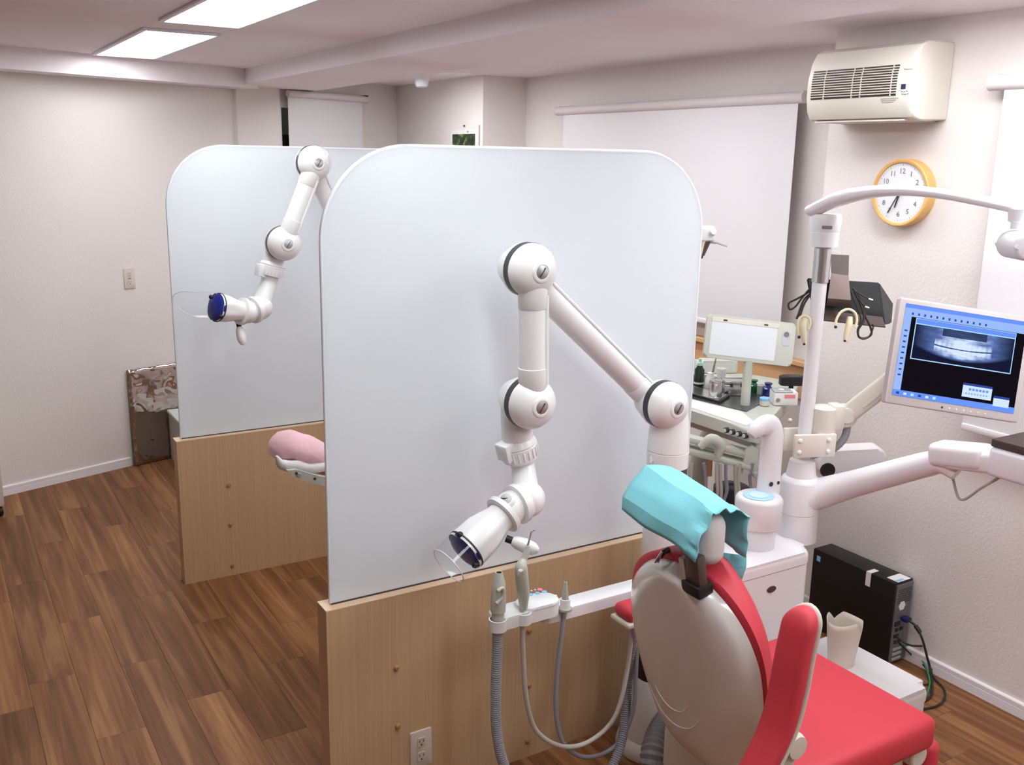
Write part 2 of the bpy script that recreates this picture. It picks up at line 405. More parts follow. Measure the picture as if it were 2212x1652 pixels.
# ================================================================== CEILING LIGHTS
M_DIFF = emat('light_diffuser', (.94, .98, 1), LIGHT_E)
M_DIFF2 = emat('light_diffuser_boosted', (.95, .98, 1), LIGHT_E*1.45)  # stronger emission, raised to brighten the clock wall
def ceiling_light(x0, x1, y0, y1, label, dm_=None):
    t = thing('ceiling_light', label, 'ceiling light', ((x0+x1)/2, (y0+y1)/2, ZC), group='recessed ceiling lights')
    bm = B()
    f = .018
    for a in ((x0-f, x0, y0-f, y1+f), (x1, x1+f, y0-f, y1+f), (x0, x1, y0-f, y0), (x0, x1, y1, y1+f)):
        box(bm, *a, ZC-.012, ZC+.0, .002, 1)
    simple('frame', bm, M_TRIM, t, 0)
    bm = B(); box(bm, x0, x1, y0, y1, ZC-.006, ZC-.001); simple('diffuser', bm, dm_ or M_DIFF, t, 0)
ceiling_light(.887, 1.172, 4.37, 5.63, 'white recessed ceiling light panel next to the bulkhead over the back wall')
ceiling_light(.887, 1.172, 2.72, 4.04, 'white recessed ceiling light panel in the middle of the row along the aisle')
ceiling_light(.887, 1.172, 1.05, 2.37, 'white recessed ceiling light panel over the aisle beside the front partition')
ceiling_light(.887, 1.172, -.62, .70, 'white recessed ceiling light panel over the aisle in front of the partitions')
ceiling_light(2.39, 2.67, .85, 2.12, 'white recessed ceiling light panel over the red dental chair', M_DIFF2)
ceiling_light(2.39, 2.67, -.75, .52, 'unseen white ceiling light panel added to brighten the right wall before the red chair', M_DIFF2)  # unseen panel, added for more light on the right side
ceiling_light(2.39, 2.67, 2.75, 4.02, 'unseen white ceiling light panel added over the instrument table to light the window recess')  # hidden by the beam, added to light the dark recess
ceiling_light(2.39, 2.67, 4.45, 5.72, 'unseen white ceiling light panel added behind the ceiling beam to light the blind and pillar')  # also added out of sight, brightens the recess and blinds

# ================================================================== PARTITIONS
YN0, YN1 = 2.275, 2.342
def partition(name, label, x0, x1, y0, y1, gx0, gx1, zt, gtop, caps, group):
    t = thing(name, label, 'partition', ((x0+x1)/2, (y0+y1)/2, 0), group=group)
    bm = B(); box(bm, x0, x1, y0, y1, 0, zt-.003); simple('wood_panel', bm, M_OAK, t, 0)
    bm = B(); box(bm, x0-.0005, x1+.0005, y0-.0005, y1+.0005, zt-.003, zt, .0005, 1); simple('top_edging', bm, M_OAKEDGE, t, 0)
    yg = (y0+y1)/2+.002
    bm = B(); M = frame((0, yg+.005, 0), (1, 0, 0), (0, 0, 1))
    prism(bm, rrect(gx1-gx0, gtop-zt-.002, .2, 14, (gx0+gx1)/2, (gtop+zt+.002)/2, (.24, .24, .004, .004)), 0, .010, M, .0012, 1, False)
    g = simple('frosted_pane', bm, M_FROST, t, 30); g['label'] = 'frosted translucent acrylic pane with rounded upper corners'
    ol = rrect(gx1-gx0, gtop-zt-.002, .2, 14, (gx0+gx1)/2, (gtop+zt+.002)/2, (.24, .24, .004, .004)); ol = [q for q in ol if q[1] > zt+.012]
    k0 = max(range(len(ol)), key=lambda i: (ol[i][0], -ol[i][1]))
    lo_r = (gx1, zt+.004); lo_l = (gx0, zt+.004)
    bm = B(); tube(bm, [Vector((a_, yg, b_)) for a_, b_ in [lo_r]+[q for q in ol]+[lo_l]], .0056, 8, 0); simple('pane_edge_glint', bm, mat('bright_edge_paint', (.82, .86, .90), .25), t, 60)  # added white tube paints the bright edge line of the pane
    bm = B(); box(bm, gx0, min(gx1, x1), yg-.0075, yg-.005, zt, zt+.004); simple('pane_groove', bm, M_BROWN, t, 0)
    for c in caps:
        p = aty(c[0], c[1], y0); bm = B()
        lathe(bm, p, (0, -1, 0), [(0, .0085), (.004, .0085), (.0075, .006), (.009, 0)], 14); simple('screw_cap', bm, M_DOWEL, t)
    return t
partition('partition_screen', 'oak and frosted partition beside the red chair, carrying a wall outlet', .827, 1.922, YN0, YN1, .853, 2.103, .657, 1.868,
          ((856, 1442), (859, 1568), (1143, 1362), (1142, 1480), (1139, 1600)), 'frosted booth partitions')
partition('partition_screen', 'oak and frosted partition standing nearer the foil covered board, without an outlet', .843, 1.94, 4.08, 4.147, .872, 2.12, .652, 1.872,
          ((494, 1048), (498, 1133), (502, 1221)), 'frosted booth partitions')

# ================================================================== OUTLETS
def outlet(label, c, ex, ez, mt, kind):
    t = thing('wall_outlet', label, 'outlet', c); n = -Vector(ex).cross(Vector(ez)); n = Vector(ex).cross(Vector(ez))
    M = frame(c, ex, ez)
    bm = B(); prism(bm, rrect(.070, .120, .006, 4), 0, .006, M, .002, 2); simple('plate', bm, mt, t)
    for zc in (.0235, -.0235):
        bm = B(); prism(bm, rrect(.026, .030, .005, 3, 0, zc), .0055, .008, M, .0008, 1); s = simple('socket', bm, mt, t)
        bm = B()
        for dx in (-.0062, .0062): prism(bm, [(dx-.001, zc+.0), (dx+.001, zc+.0), (dx+.001, zc+.008), (dx-.001, zc+.008)], .0075, .0083, M)
        lathe(bm, M @ Vector((0, zc-.008, .0075)), M.to_3x3().col[2], [(0, .0028), (.0008, .0028)], 10)
        simple('slot', bm, M_INK, s, 0)
    return t
p = aty(908, 1577, YN0); outlet('beige double socket plate low on the oak panel of the front partition', Vector((p.x, YN0, p.z-.058)), (1, 0, 0), (0, 0, 1), M_PLATE, 0)
p = onW(279, 601); o = outlet('beige double socket plate at chest height on the plaster wall above the foil board', p, WD, (0, 0, 1), mat('outlet_plate_pale', (.66, .58, .52), .5), 1)
bm = B(); M = frame(p, WD, (0, 0, 1)); prism(bm, rrect(.016, .006, .001, 2), .006, .0085, M); simple('green_lamp', bm, mat('pilot_green', (.1, .45, .2), .4), o)

# ================================================================== EXTRAORAL SUCTION ARMS
def joint(t, c, R, rear_to=None):
    """ball joint, axis along -y. rear shell, dark ring, front shell with bolt"""
    c = Vector(c); f = (0, -1, 0)
    k = 10; prof = []
    bm = B(); pr = [(-.090, 0), (-.088, R*.42), (-.081, R*.62)]
    for i in range(7):
        a = PI/2*(i/6); pr.append((-.078+.060*math.sin(a), R*(.66+.34*math.sin(a))))
    pr.append((-.006, R)); lathe(bm, c, f, pr, 36); rs = simple('rear_shell', bm, M_WHITE, t, 50)
    bm = B(); lathe(bm, c, f, [(-.006, R*.985), (-.006, R*1.008), (.016, R*1.006), (.016, R*.98)], 36); simple('joint_ring', bm, M_DARK, t, 40)
    bm = B(); pr = [(.016, R*.995)]
    for i in range(9):
        a = PI/2*(i/8); pr.append((.016+R*.78*math.sin(a), R*.995*max(.02, math.cos(a)**.85)))
    lathe(bm, c, f, pr, 36); fs = simple('front_shell', bm, M_WHITE, t, 50)
    q = c+Vector((.030, 0, .012)) if False else c
    bm = B(); lathe(bm, c+Vector((0, -R*.70, 0)), f, [(0, R*.52), (.012, R*.46), (.020, R*.40), (.022, R*.36), (.022, R*.27), (.018, R*.26)], 24, True, False); simple('boss', bm, M_WHITE, fs, 50)
    bm = B(); lathe(bm, c+Vector((0, -R*.70, 0)), f, [(.012, R*.255), (.021, R*.25), (.0235, R*.12), (.024, 0)], 18); bo = simple('bolt', bm, M_BOLT, fs)
    bm = B(); M = frame(c+Vector((0, -R*.70-.0238, 0)), (math.cos(1.0), 0, math.sin(1.0)), (-math.sin(1.0), 0, math.cos(1.0)))
    prism(bm, rrect(R*.40, .0022, .0004, 1), -.001, .0012, M)
    simple('slot', bm, M_INK, fs, 0)
def link(t, a, b, r, flat=.0, cA=.10, cB=.10, name='arm_link'):
    a = Vector(a); b = Vector(b); d = (b-a); L = d.length; u = d/L
    bm = B(); tube(bm, [a, b], r, 24, 0, True, sx=1., sy=1., up=(0, 1, 0)); o = simple(name, bm, M_WHITE, t, 50)
    for s, e in ((.0, cA), (L-cB, L)):
        bm = B(); lathe(bm, a+u*s, u, [(0, r*1.0), (.001, r*1.06), (e-s-.003, r*1.06), (e-s, r*1.0)], 24); simple('sleeve', bm, M_WHITE, o, 50)
    # side rib
    side = u.cross(Vector((0, 1, 0))).normalized()
    if side.x < 0: side = -side
    bm = B(); tube(bm, [a+u*.03+side*r*.72+Vector((0, -r*.72, 0)), b-u*.02+side*r*.72+Vector((0, -r*.72, 0))], .0065, 8, 0); simple('rib', bm, M_WHITE, o, 50)
    return o
def suction_arm(label, xc, yc, J1, J2, J3, head, shield, R=.071, group='articulated suction arms', caster=True):
    t = thing('suction_unit', label, 'suction unit', (xc, yc, 0), group=group)
    # floor stand
    bm = B(); lathe(bm, (xc, yc, 0), (0, 0, 1), [(0, .115), (.012, .118), (.035, .112), (.05, .095), (.12, .085), (.255, .070)], 32); simple('stand_base', bm, M_WHITE, t, 40)
    bm = B(); lathe(bm, (xc, yc, .255), (0, 0, 1), [(0, .066), (.006, .069), (.082, .070), (.090, .066)], 32); simple('stand_band', bm, M_BLACK, t)
    z1 = J1[2]
    bm = B(); lathe(bm, (xc, yc, .345), (0, 0, 1), [(0, .066), (.004, .069), (z1-.275-.345, .062)], 32); simple('column', bm, M_WHITE, t, 40)
    bm = B(); lathe(bm, (xc, yc, z1-.275), (0, 0, 1), [(0, .058), (0.001, .060), (.078, .061), (.079, .058)], 32); simple('column_band', bm, M_DARK, t)
    bm = B(); lathe(bm, (xc, yc, z1-.196), (0, 0, 1), [(0, .057), (.001, .062), (.048, .063), (.049, .061), (.051, .061), (.052, .063), (.095, .061), (.15, .056), (.185, .05)], 32); simple('shoulder', bm, M_WHITE, t, 40)
    bm = B(); lathe(bm, (xc-.070, yc-.005, z1-.175), (0, 0, 1), [(0, .004), (.012, .005), (.02, .002)], 10); cyl(bm, (xc-.070, yc-.005, z1-.170), (xc-.055, yc-.005, z1-.170), .004, n=8); simple('hook', bm, M_WHITE, t)
    rear = Vector((0, .046, 0)); front = Vector((0, -.024, 0))
    for J in (J1, J2, J3): joint(t, J, R)
    J1, J2, J3 = Vector(J1), Vector(J2), Vector(J3)
    link(t, J1+rear, J2+rear, .038); uu = (J3-J2).normalized(); link(t, J2+front+uu*.035, J3+front-uu*.035, .0365, cA=.065, cB=.065)
    A, Bq, Cq, Dq, E, G = head     # neck top, collar, neck mid, elbow, wrist, tip
    bm = B(); tube(bm, [J3+rear, A, Bq], [.050, .044, .042], 24, 6); nk = simple('neck', bm, M_WHITE, t, 50)
    u = (Cq-Bq).normalized()
    bm = B(); lathe(bm, Bq-u*.032, u, [(0, .038), (.014, .052), (.020, .0535), (.024, .051), (.026, .053), (.064, .050), (.066, .036)], 40); co = simple('collar', bm, M_WHITE, t, 40)
    ex, ey = axisframe(Bq, u)
    for i in range(22):
        a = 2*PI*i/22; q = Bq+u*.012+(ex*math.cos(a)+ey*math.sin(a))*.052
        bm = B(); lathe(bm, q-u*.014, u, [(0, .0018), (.002, .003), (.026, .003), (.028, .0018)], 6); simple('ridge', bm, M_WHITE, co)
    cl = (-_R*.75-_F*.6).normalized()
    bm = B(); M = frame(Bq+cl*.050+u*.012, u.cross(cl), u); prism(bm, rrect(.052, .050, .004, 2), -.02, .014, M, .006, 2); simple('latch', bm, M_WHITE, co)
    bm = B(); tube(bm, [Bq+u*.03, Cq, Dq.lerp(Cq, .25), Dq], [.036, .033, .037, .050], 24, 8); simple('lower_neck', bm, M_WHITE, t, 50)
    bm = B(); ball(bm, Dq, .051, u, 28, 14); simple('elbow', bm, M_WHITE, t, 50)
    v = (E-Dq).normalized(); w_ = (G-E).normalized(); Lg = (G-E).length
    bm = B(); lathe(bm, Dq, v, [(0, .049), ((E-Dq).length*.55, .050)], 28); simple('elbow_sleeve', bm, M_WHITE, t, 50)
    bm = B(); lathe(bm, Dq+v*((E-Dq).length*.40), v, [(0, .048), (.002, .056), (.016, .056), (.018, .048)], 32); simple('elbow_ring', bm, M_WHITE, t, 40)
    bm = B(); ball(bm, E, .046, w_, 28, 14); wr = simple('wrist', bm, M_WHITE, t, 50)
    up = (-_F*.75-_D*.55-_R*.25).normalized()
    bm = B(); lathe(bm, E+up*.036, up, [(0, .026), (.010, .023), (.013, .020), (.013, .0165)], 20); simple('boss', bm, M_WHITE, wr, 40)
    bm = B(); lathe(bm, E+up*.036, up, [(.008, .0165), (.0150, .0155), (.0155, 0)], 18); simple('bolt', bm, M_BOLT, wr)
    bm = B(); M = frame(E+up*.0516, _R, -_D); prism(bm, rrect(.028, .003, .0005, 1), -.001, .001, M); simple('slot', bm, M_INK, wr, 0)
    bm = B(); lathe(bm, E+w_*.018, w_, [(0, .045), (.002, .056), (.016, .056), (.018, .045)], 32); simple('wrist_ring', bm, M_WHITE, t, 40)
    # nozzle: tapered horn, fluted
    bm = B(); n = 40; ex, ey = axisframe(E, w_); rings = []
    prof = [(.026, .040), (.05, .041), (.085, .050), (.11, .056), (Lg-.01, .058), (Lg, .0565)]
    for tt, r in prof:
        fl = min(1, max(0, (tt-.04)/.05))
        rings.append([bm.verts.new(E+w_*tt+(ex*math.cos(2*PI*i/n)+ey*math.sin(2*PI*i/n))*(r*(1-.07*fl*(math.cos(4*2*PI*i/n) > .55)))) for i in range(n)])
    for P, Q in zip(rings, rings[1:]):
        for i in range(n): bm.faces.new((P[i], P[(i+1) % n], Q[(i+1) % n], Q[i]))
    bm.faces.new(rings[0][::-1])
    nz = simple('nozzle', bm, M_WHITE, t, 45)
    bm = B(); lathe(bm, G-w_*.012, w_, [(0, .0575), (.001, .0590), (.004, .0590), (.006, .0575), (.006, .054)], 32, False, False); simple('nozzle_rim', bm, M_DARK, nz)
    bm = B(); lathe(bm, G-w_*.008, w_, [(0, .055), (.006, .0545), (.013, .046), (.016, .02), (.016, 0)], 28); simple('blue_screen', bm, M_BLUE, nz)
    for s in (1, -1):
        q = G-w_*.014+(_D*s*.6-_R*-.3*s-_F*.55).normalized()*.056; bm = B(); ball(bm, q, .009, w_, 12, 8); simple('shield_clip', bm, M_BLACK, nz)
    # handle peg
    hd, hp = shield['peg']
    bm = B(); lathe(bm, hp-hd*.012, hd, [(0, .010), (.02, .010)], 14); simple('handle_neck', bm, M_BLACK, nz)
    bm = B(); lathe(bm, hp+hd*.006, hd, [(0, .012), (.012, .017), (.040, .020), (.062, .017), (.074, .008), (.076, 0)], 16); simple('handle', bm, M_WHITE, nz)
    # clear shield
    bm = B(); d0 = shield['dir']; Ls = shield['len']; rows = []
    a0, a1 = shield['arc']
    s_ex = (d0.cross(_F)).normalized(); s_ey = d0.cross(s_ex)
    for j in range(7):
        f = j/6; rr = .058+shield['flare']*f
        rows.append([G-w_*.004+d0*(Ls*f*(1-shield.get('taper', 0)*abs(2*i/20-1)**2))+(s_ex*math.cos(a0+(a1-a0)*i/20)+s_ey*math.sin(a0+(a1-a0)*i/20))*rr for i in range(21)])
    grid(bm, rows); sh = simple('clear_shield', bm, M_FILM, nz, 60); sh['label'] = 'clear plastic shield'
    bm = B(); tube(bm, rows[-1], .0014, 6, 0); simple('shield_edge', bm, mat('shield_edge', (.75, .77, .80), .1, spec=.8), nz, 60)
    return t
yc = 2.13
J1 = aty(1432, 872, yc); J2 = aty(1140, 582, yc); J3 = aty(1140, 868, yc)
dJ = depth(J3)+.03
head = [aty(1117, 925, yc+.045), aty(1120, 966, yc+.045), aty(1130, 1010, yc+.045), atd(1138, 1078, dJ-.005), atd(1103, 1096, dJ-.035), atd(1003, 1190, dJ-.115)]
hd = (_R*.93+_D*.34-_F*.1).normalized()
suction_arm('white jointed suction unit with black rings, in front of the partition by the red chair', J1.x+.030, yc, J1, J2, J3, head,
            dict(dir=(head[5]-head[4]).normalized(), len=.062, arc=(0, 2*PI), flare=-.004, peg=(hd, atd(1102, 1166, dJ-.07))))
yf = 3.9
K2 = aty(676, 352, yf); K3 = aty(611, 525, yf); K1 = Vector((1.70, yf, 1.26))
dK = depth(K3)+.03
head = [aty(592, 556, yf+.045), aty(588, 579, yf+.045), aty(580, 612, yf+.045), atd(562, 664, dK), atd(535, 674, dK-.05), atd(466, 663, dK-.17)]
hd = (_D*.95+_R*.22).normalized()
suction_arm('white jointed suction unit with a long clear shield, before the partition near the foil board', 1.73, yf, K1, K2, K3, head,
            dict(dir=(-_R*.97-_F*.25+_D*-.02).normalized(), len=.17, arc=(PI*.9, PI*1.75), flare=.0, taper=.55, peg=(hd, atd(516, 703, dK-.05))))

# ================================================================== DENTAL CHAIR (beside the camera)
def rot_y(a): return Matrix.Rotation(a, 4, 'Y')
def armchair(label, ox, oy, rz, recline, zseat, visible=True):
    """local frame: patient faces +x, seat front edge at x=0; y lateral"""
    t = thing('dental_chair', label, 'dental chair', (ox, oy, 0), rz)
    W0 = WM[t.name]
    def P(n, bm, m, par=None, s=35):
        bm.transform(W0); return mesh_obj(n, bm, m, par or t, s)
    # base
    bm = B(); prism(bm, rrect(.62, .34, .12, 8, -.32, 0), 0, .05, None, .015, 3); P('floor_base', bm, M_WHITE2)
    bm = B(); prism(bm, rrect(.30, .22, .06, 6, -.33, 0), .05, .24, None); P('lift_column', bm, M_WHITE2)
    bm = B(); box(bm, -.52, -.03, -.205, .205, .235, zseat-.085, .03, 3); P('seat_base', bm, M_BEIGE)
    bm = B(); box(bm, -.50, 0, -.26, .26, zseat-.088, zseat, .028, 4)
    for v in bm.verts:
        if v.co.z > zseat-.02: v.co.z -= .012*(v.co.y/.26)**2*-1*.6
    P('seat_cushion', bm, M_RED)
    bm = B(); box(bm, .012, .072, -.235, .235, .12, zseat-.10, .026, 4); P('leg_rest', bm, M_RED)
    for s in (-1, 1):
        bm = B(); lathe(bm, (-.02, s*.215, zseat-.12), (0, s, 0), [(-.02, .032), (.01, .032), (.014, .028)], 20); P('hinge', bm, M_BEIGE)
    # backrest: built upright in (x: forward, z: up), then reclined about its hinge
    H = Matrix.Translation((-.535, 0, zseat-.04)) @ rot_y(-recline)
    W = W0 @ H
    def Q(n, bm, m, par=None, s=40):
        bm.transform(W); return mesh_obj(n, bm, m, par or t, s)
    def outline(hw0, hw1, z0, z1, top):
        # half width profile of the shell, lower to upper
        pts = []
        N = 40
        for i in range(N+1):
            f = 1-(1-i/N)**1.7; z = z0+(z1-z0)*f
            wv = hw0+(hw1-hw0)*math.sin(PI/2*min(1, f/.58)) if f < .58 else max(top, hw1*max(0., 1-((f-.58)/.42)**2.6)**.55)
            pts.append((wv, z))
        return pts
    # shell: pillow-like surface closed at its rim
    def pillow(bm, prof, thick, x0, sgn, notch=False):
        rows = []; N = len(prof); m = 26
        for k, (hw, z) in enumerate(prof):
            f = k/(N-1); ez = min(1., min(f, 1-f)*7); ez = math.sin(ez*PI/2)**.7 if ez > 0 else 0
            r = []
            for i in range(m+1):
                a = -1+2*i/m; e = max(0, 1-abs(a)**3.2)**.55
                dp_ = thick*e*(ez if k not in (0, N-1) else 0)
                
                r.append((x0+sgn*dp_, hw*a, z))
            rows.append(r)
        grid(bm, rows)
    pr = outline(.09, .222, -.06, .515, .03)
    bm = B(); pillow(bm, pr, .055, -.02, -1, True); pillow(bm, pr, .001, -.02, 1); bmesh.ops.remove_doubles(bm, verts=bm.verts[:], dist=1e-4)
    sh = Q('back_shell', bm, M_SHELL); sh['label'] = 'glossy pearl grey backrest shell'
    pr2 = outline(.12, .233, -.03, .530, .04)
    bm = B(); pillow(bm, pr2, .012, -.016, -1); pillow(bm, pr2, .085, -.016, 1); bmesh.ops.remove_doubles(bm, verts=bm.verts[:], dist=1e-4)
    Q('back_cushion', bm, M_RED)
    def surf(y, z):          # rear surface of the shell
        f = min(.999, max(.001, (z+.06)/.575)); fi_ = 1-(1-f)**(1/1.7)
        hw = min(pr, key=lambda q: abs(q[1]-z))[0]; a = min(1, abs(y)/hw); e = max(0, 1-a**3.2)**.55
        ez = min(1., min(fi_, 1-fi_)*7); ez = math.sin(ez*PI/2)**.7
        return -.02-.055*e*ez
    for rr in (.075, .115):       # embossed arcs low on the shell
        bm = B(); pts = []
        for i in range(13):
            a = PI*(.12+.70*i/12); y = .045-rr*math.cos(a); z = .20-rr*math.sin(a)*1.1; pts.append((surf(y, z)+.0004, y, z))
        tube(bm, pts, [.0003]+[.0016]*11+[.0003], 6, 2); Q('embossed_line', bm, M_SHELL, sh)
    # headrest mount
    bm = B(); box(bm, -.072, -.028, -.102, -.042, .484, .514, .005, 2); Q('mount_notch_shade', bm, M_BLACK)  # black block painted in for the dark inside of the mount notch
    bm = B(); box(bm, -.064, -.038, -.098, -.052, .50, .585, .006, 2); Q('headrest_stem', bm, M_STEELD)
    bm = B(); box(bm, -.066, -.038, -.051, -.034, .50, .565, .004, 2); Q('stem_guard', bm, M_BEIGE)
    return t, W, Q, P
ZS = .48
p = atz(2027, 1555, ZS); CX, CY = p.x+.01, 1.555
chair, CW, CQ, CP = armchair('red dental chair with pearl shell, blue paper bib over the headrest, beside the white unit', CX, CY, 0, math.radians(11.3), ZS)
# headrest pillow in a nonwoven bag
bm = B(); box(bm, 1.392, 1.468, 1.452, 1.685, .985, 1.105, .034, 5)
for v in bm.verts: v.co += Vector((noise.noise(v.co*19)*.005, 0, noise.noise(v.co*17+Vector((3, 1, 2)))*.006+(v.co.y-1.57)*.15))
mesh_obj('headrest', bm, M_BAG, chair, 40)['label'] = 'headrest wrapped in a white nonwoven bag'
# far armrest, horizontal
bm = B(); box(bm, -.56, -.16, .305, .385, ZS+.145, ZS+.185, .019, 4); CP('armrest', bm, M_RED)
bm = B(); box(bm, -.565, -.165, .303, .387, ZS+.132, ZS+.147, .006, 2); CP('armrest_plate', bm, M_BEIGE)
bm = B(); tube(bm, [(-.36, .345, ZS+.14), (-.40, .33, ZS+.02), (-.46, .27, ZS-.06)], .022, 12, 6); CP('armrest_support', bm, M_BEIGE)
# near armrest swung up
def rib_pad(pts, wdir, width, thick, tdir):
    bm = B(); path = spline(pts, 10); n = 20; rings = []
    N = len(path); cum = [0.]
    for a, b in zip(path, path[1:]): cum.append(cum[-1]+(b-a).length)
    for i, p in enumerate(path):
        k = 1.; e1 = (cum[-1]-cum[i])/(width*.55)
        if e1 < 1: k = max(.08, math.sqrt(max(0., 1-(1-e1)**2)))
        wv = width/2*k
        rings.append([bm.verts.new(p+wdir*(wv*math.copysign(abs(math.cos(2*PI*j/n))**.55, math.cos(2*PI*j/n)))+tdir*(thick/2*(.4+.6*k)*math.copysign(abs(math.sin(2*PI*j/n))**.7, math.sin(2*PI*j/n)))) for j in range(n)])
    for A, Q in zip(rings, rings[1:]):
        for j in range(n): bm.faces.new((A[j], A[(j+1) % n], Q[(j+1) % n], Q[j]))
    bm.faces.new(rings[0]); bm.faces.new(rings[-1][::-1]); return bm
ya = 1.235
pp = [aty(x, y, ya) for x, y in ((1588, 1745), (1640, 1652), (1676, 1575), (1697, 1500), (1712, 1420), (1728, 1345), (1738, 1312))]
wd = Vector((-.15, .99, 0)).normalized(); td = Vector((-1, -.15, -.1)).normalized()
mesh_obj('armrest', rib_pad(pp, wd, .074, .046, td), M_RED, chair, 60)
mesh_obj('armrest_plate', rib_pad([q-td*.021 for q in pp], wd, .078, .014, td), M_BEIGE, chair, 60)
bm = B(); q = aty(1716, 1610, 1.26); lathe(bm, q, (0, -1, 0), [(-.05, .030), (.0, .030), (.012, .026), (.014, 0)], 24); tube(bm, [q+Vector((0, .02, 0)), q+Vector((-.01, .03, -.10)), q+Vector((.03, .05, -.22))], .026, 12, 5)
mesh_obj('armrest_support', bm, M_BEIGE, chair, 40)

# paper bib draped over the headrest
yN, yF = 1.445, 1.70
near = [aty(*c, yN) for c in ((1500, 1216), (1507, 1178), (1524, 1142), (1545, 1108), (1566, 1103), (1592, 1105), (1619, 1116), (1614, 1160), (1613, 1200))]
far = [aty(*c, yF) for c in ((1345, 1100), (1347, 1072), (1362, 1044), (1394, 1005), (1420, 1005))]
off = far[4]-near[4]
for q in near[5:]: far.append(q+off)
rows = []
for j in range(19):
    f = j/18; r = []
    for i in range(len(near)): r.append(near[i].lerp(far[i], f))
    s = []
    for a, b in zip(r, r[1:]): s += [a.lerp(b, k/4) for k in range(4)]
    s.append(r[-1].copy())
    for k, q in enumerate(s):
        e = min(1, min(k, len(s)-1-k)/4)
        q += Vector((noise.noise(Vector((q.x*9, q.y*9, q.z*9)))*.014, 0, noise.noise(Vector((q.x*12+5, q.y*7, q.z*12)))*.008))*(.4+.6*(1-abs(2*f-1)**2))
        if f < .12: q += Vector((.004*math.sin(k*.9), 0, .005*math.sin(k*1.3)))
    rows.append(s)
bm = B(); grid(bm, rows); bib = mesh_obj('paper_bib', bm, M_CYAN, None, 22); solid(bib, .0022, 0)
tag(bib, 'light blue paper bib draped over the headrest of the red chair', 'bib')
tail = [[aty(x, y, yN+.02+.06*f) for (x, y) in ((1613+(-60)*f, 1200-8*f), (1612-65*f, 1225-8*f), (1603-70*f, 1251-14*f))] for f in (0, .5, 1)]
bm = B(); grid(bm, tail); tl = mesh_obj('bib_tail', bm, M_CYAN, bib, 60); solid(tl, .002, 0)
# bib clip
t = thing('bib_clip', 'small steel bib clip on a dark cord beside the headrest stem', 'clip', aty(1420, 1200, 1.62))
bm = B(); tube(bm, [aty(1444, 1186, 1.62), aty(1434, 1192, 1.615), aty(1426, 1203, 1.61)], .006, 8, 4); simple('cord', bm, M_BLACK, t)
for k in (-1, 1):
    bm = B(); tube(bm, [aty(1430, 1192, 1.61), aty(1424+k*2, 1203, 1.605), aty(1418+k*3, 1215, 1.60)], .0028, 8, 3); simple('jaw', bm, M_STEEL, t)

# ================================================================== UNIT BESIDE THE CHAIR
unit = thing('dental_unit', 'white dental unit cabinet with cup filler, thick swing arm and instrument tray beside the chair', 'dental unit', (2.18, 2.06, 0))
YU = 1.93
pr_ = aty(1757, 1213, YU); UX1 = pr_.x; UZ = pr_.z; UX0 = UX1-.40; UY1 = 2.21
bm = B(); prism(bm, rrect(UX1-UX0, UY1-YU, .045, 6, (UX0+UX1)/2, (YU+UY1)/2), 0, UZ-.002, None); simple('cabinet', bm, M_WHITE2, unit, 30)
bm = B(); prism(bm, rrect(UX1-UX0+.004, UY1-YU+.004, .047, 6, (UX0+UX1)/2, (YU+UY1)/2), UZ+.001, UZ+.042, None, .022, 4); simple('cabinet_top', bm, M_WHITE2, unit, 40)
p = aty(1666, 1272, YU); bm = B(); M = frame((p.x, YU-.0005, p.z), (1, 0, 0), (0, 0, 1)); bmx = [(.019*math.cos(2*PI*i/24), .010*math.sin(2*PI*i/24)) for i in range(24)]
prism(bm, bmx, 0, .003, M, .001, 1); bd = simple('badge', bm, M_BROWN, unit); bd['label'] = 'dark oval badge'
# cup filler
ZT = UZ+.042
cc = aty(1640, 1150, 2.045); cx_, cy_ = cc.x-.012, 2.045
bm = B(); lathe(bm, (cx_, cy_, ZT-.005), (0, 0, 1), [(0, .054), (.004, .057), (.072, .061), (.075, .068), (.082, .072), (.160, .074), (.168, .071), (.174, .063)], 36); cf = simple('cup_filler', bm, M_WHITE2, unit, 40)
bm = B(); lathe(bm, (cx_-.010, cy_-.006, ZT+.1685), (0, 0, 1), [(0, .048), (.003, .048), (.003, .044)], 32); simple('cup_ring', bm, M_LBLUE, cf)
bm = B(); lathe(bm, (cx_-.010, cy_-.006, ZT+.171), (0, 0, 1), [(0, .030), (.0026, .030), (.001, .020)], 28); simple('cup_pad', bm, mat('pale_blue_pad', (.55, .75, .9), .4), cf)
bm = B(); zz = ZT+.16
tube(bm, [(cx_+.058, cy_+.02, zz-.03), (cx_+.058, cy_+.02, zz+.12), (cx_+.058, cy_+.02, zz+.185), (cx_+.044, cy_+.02, zz+.220), (cx_+.008, cy_+.014, zz+.232), (cx_-.030, cy_+.010, zz+.222), (cx_-.046, cy_+.010, zz+.205)], [.042, .041, .040, .038, .033, .029, .020], 20, 6, True, sx=1., sy=.70)
fi = simple('filler_spout', bm, M_WHITE2, cf, 50)
for (dx, rr) in ((-.020, .0075), (.018, .006)):
    bm = B(); lathe(bm, (cx_+.056+dx*.8, cy_-.0062, zz+.040), (0, -1, 0), [(0, rr), (.003, rr), (.0035, 0)], 14); simple('sensor', bm, M_INK, fi)
bm = B(); lathe(bm, (cx_-.024, cy_+.010, zz+.195), (0, 0, 1), [(0, .008), (.02, .009)], 12); simple('nozzle', bm, M_GREYD, fi)
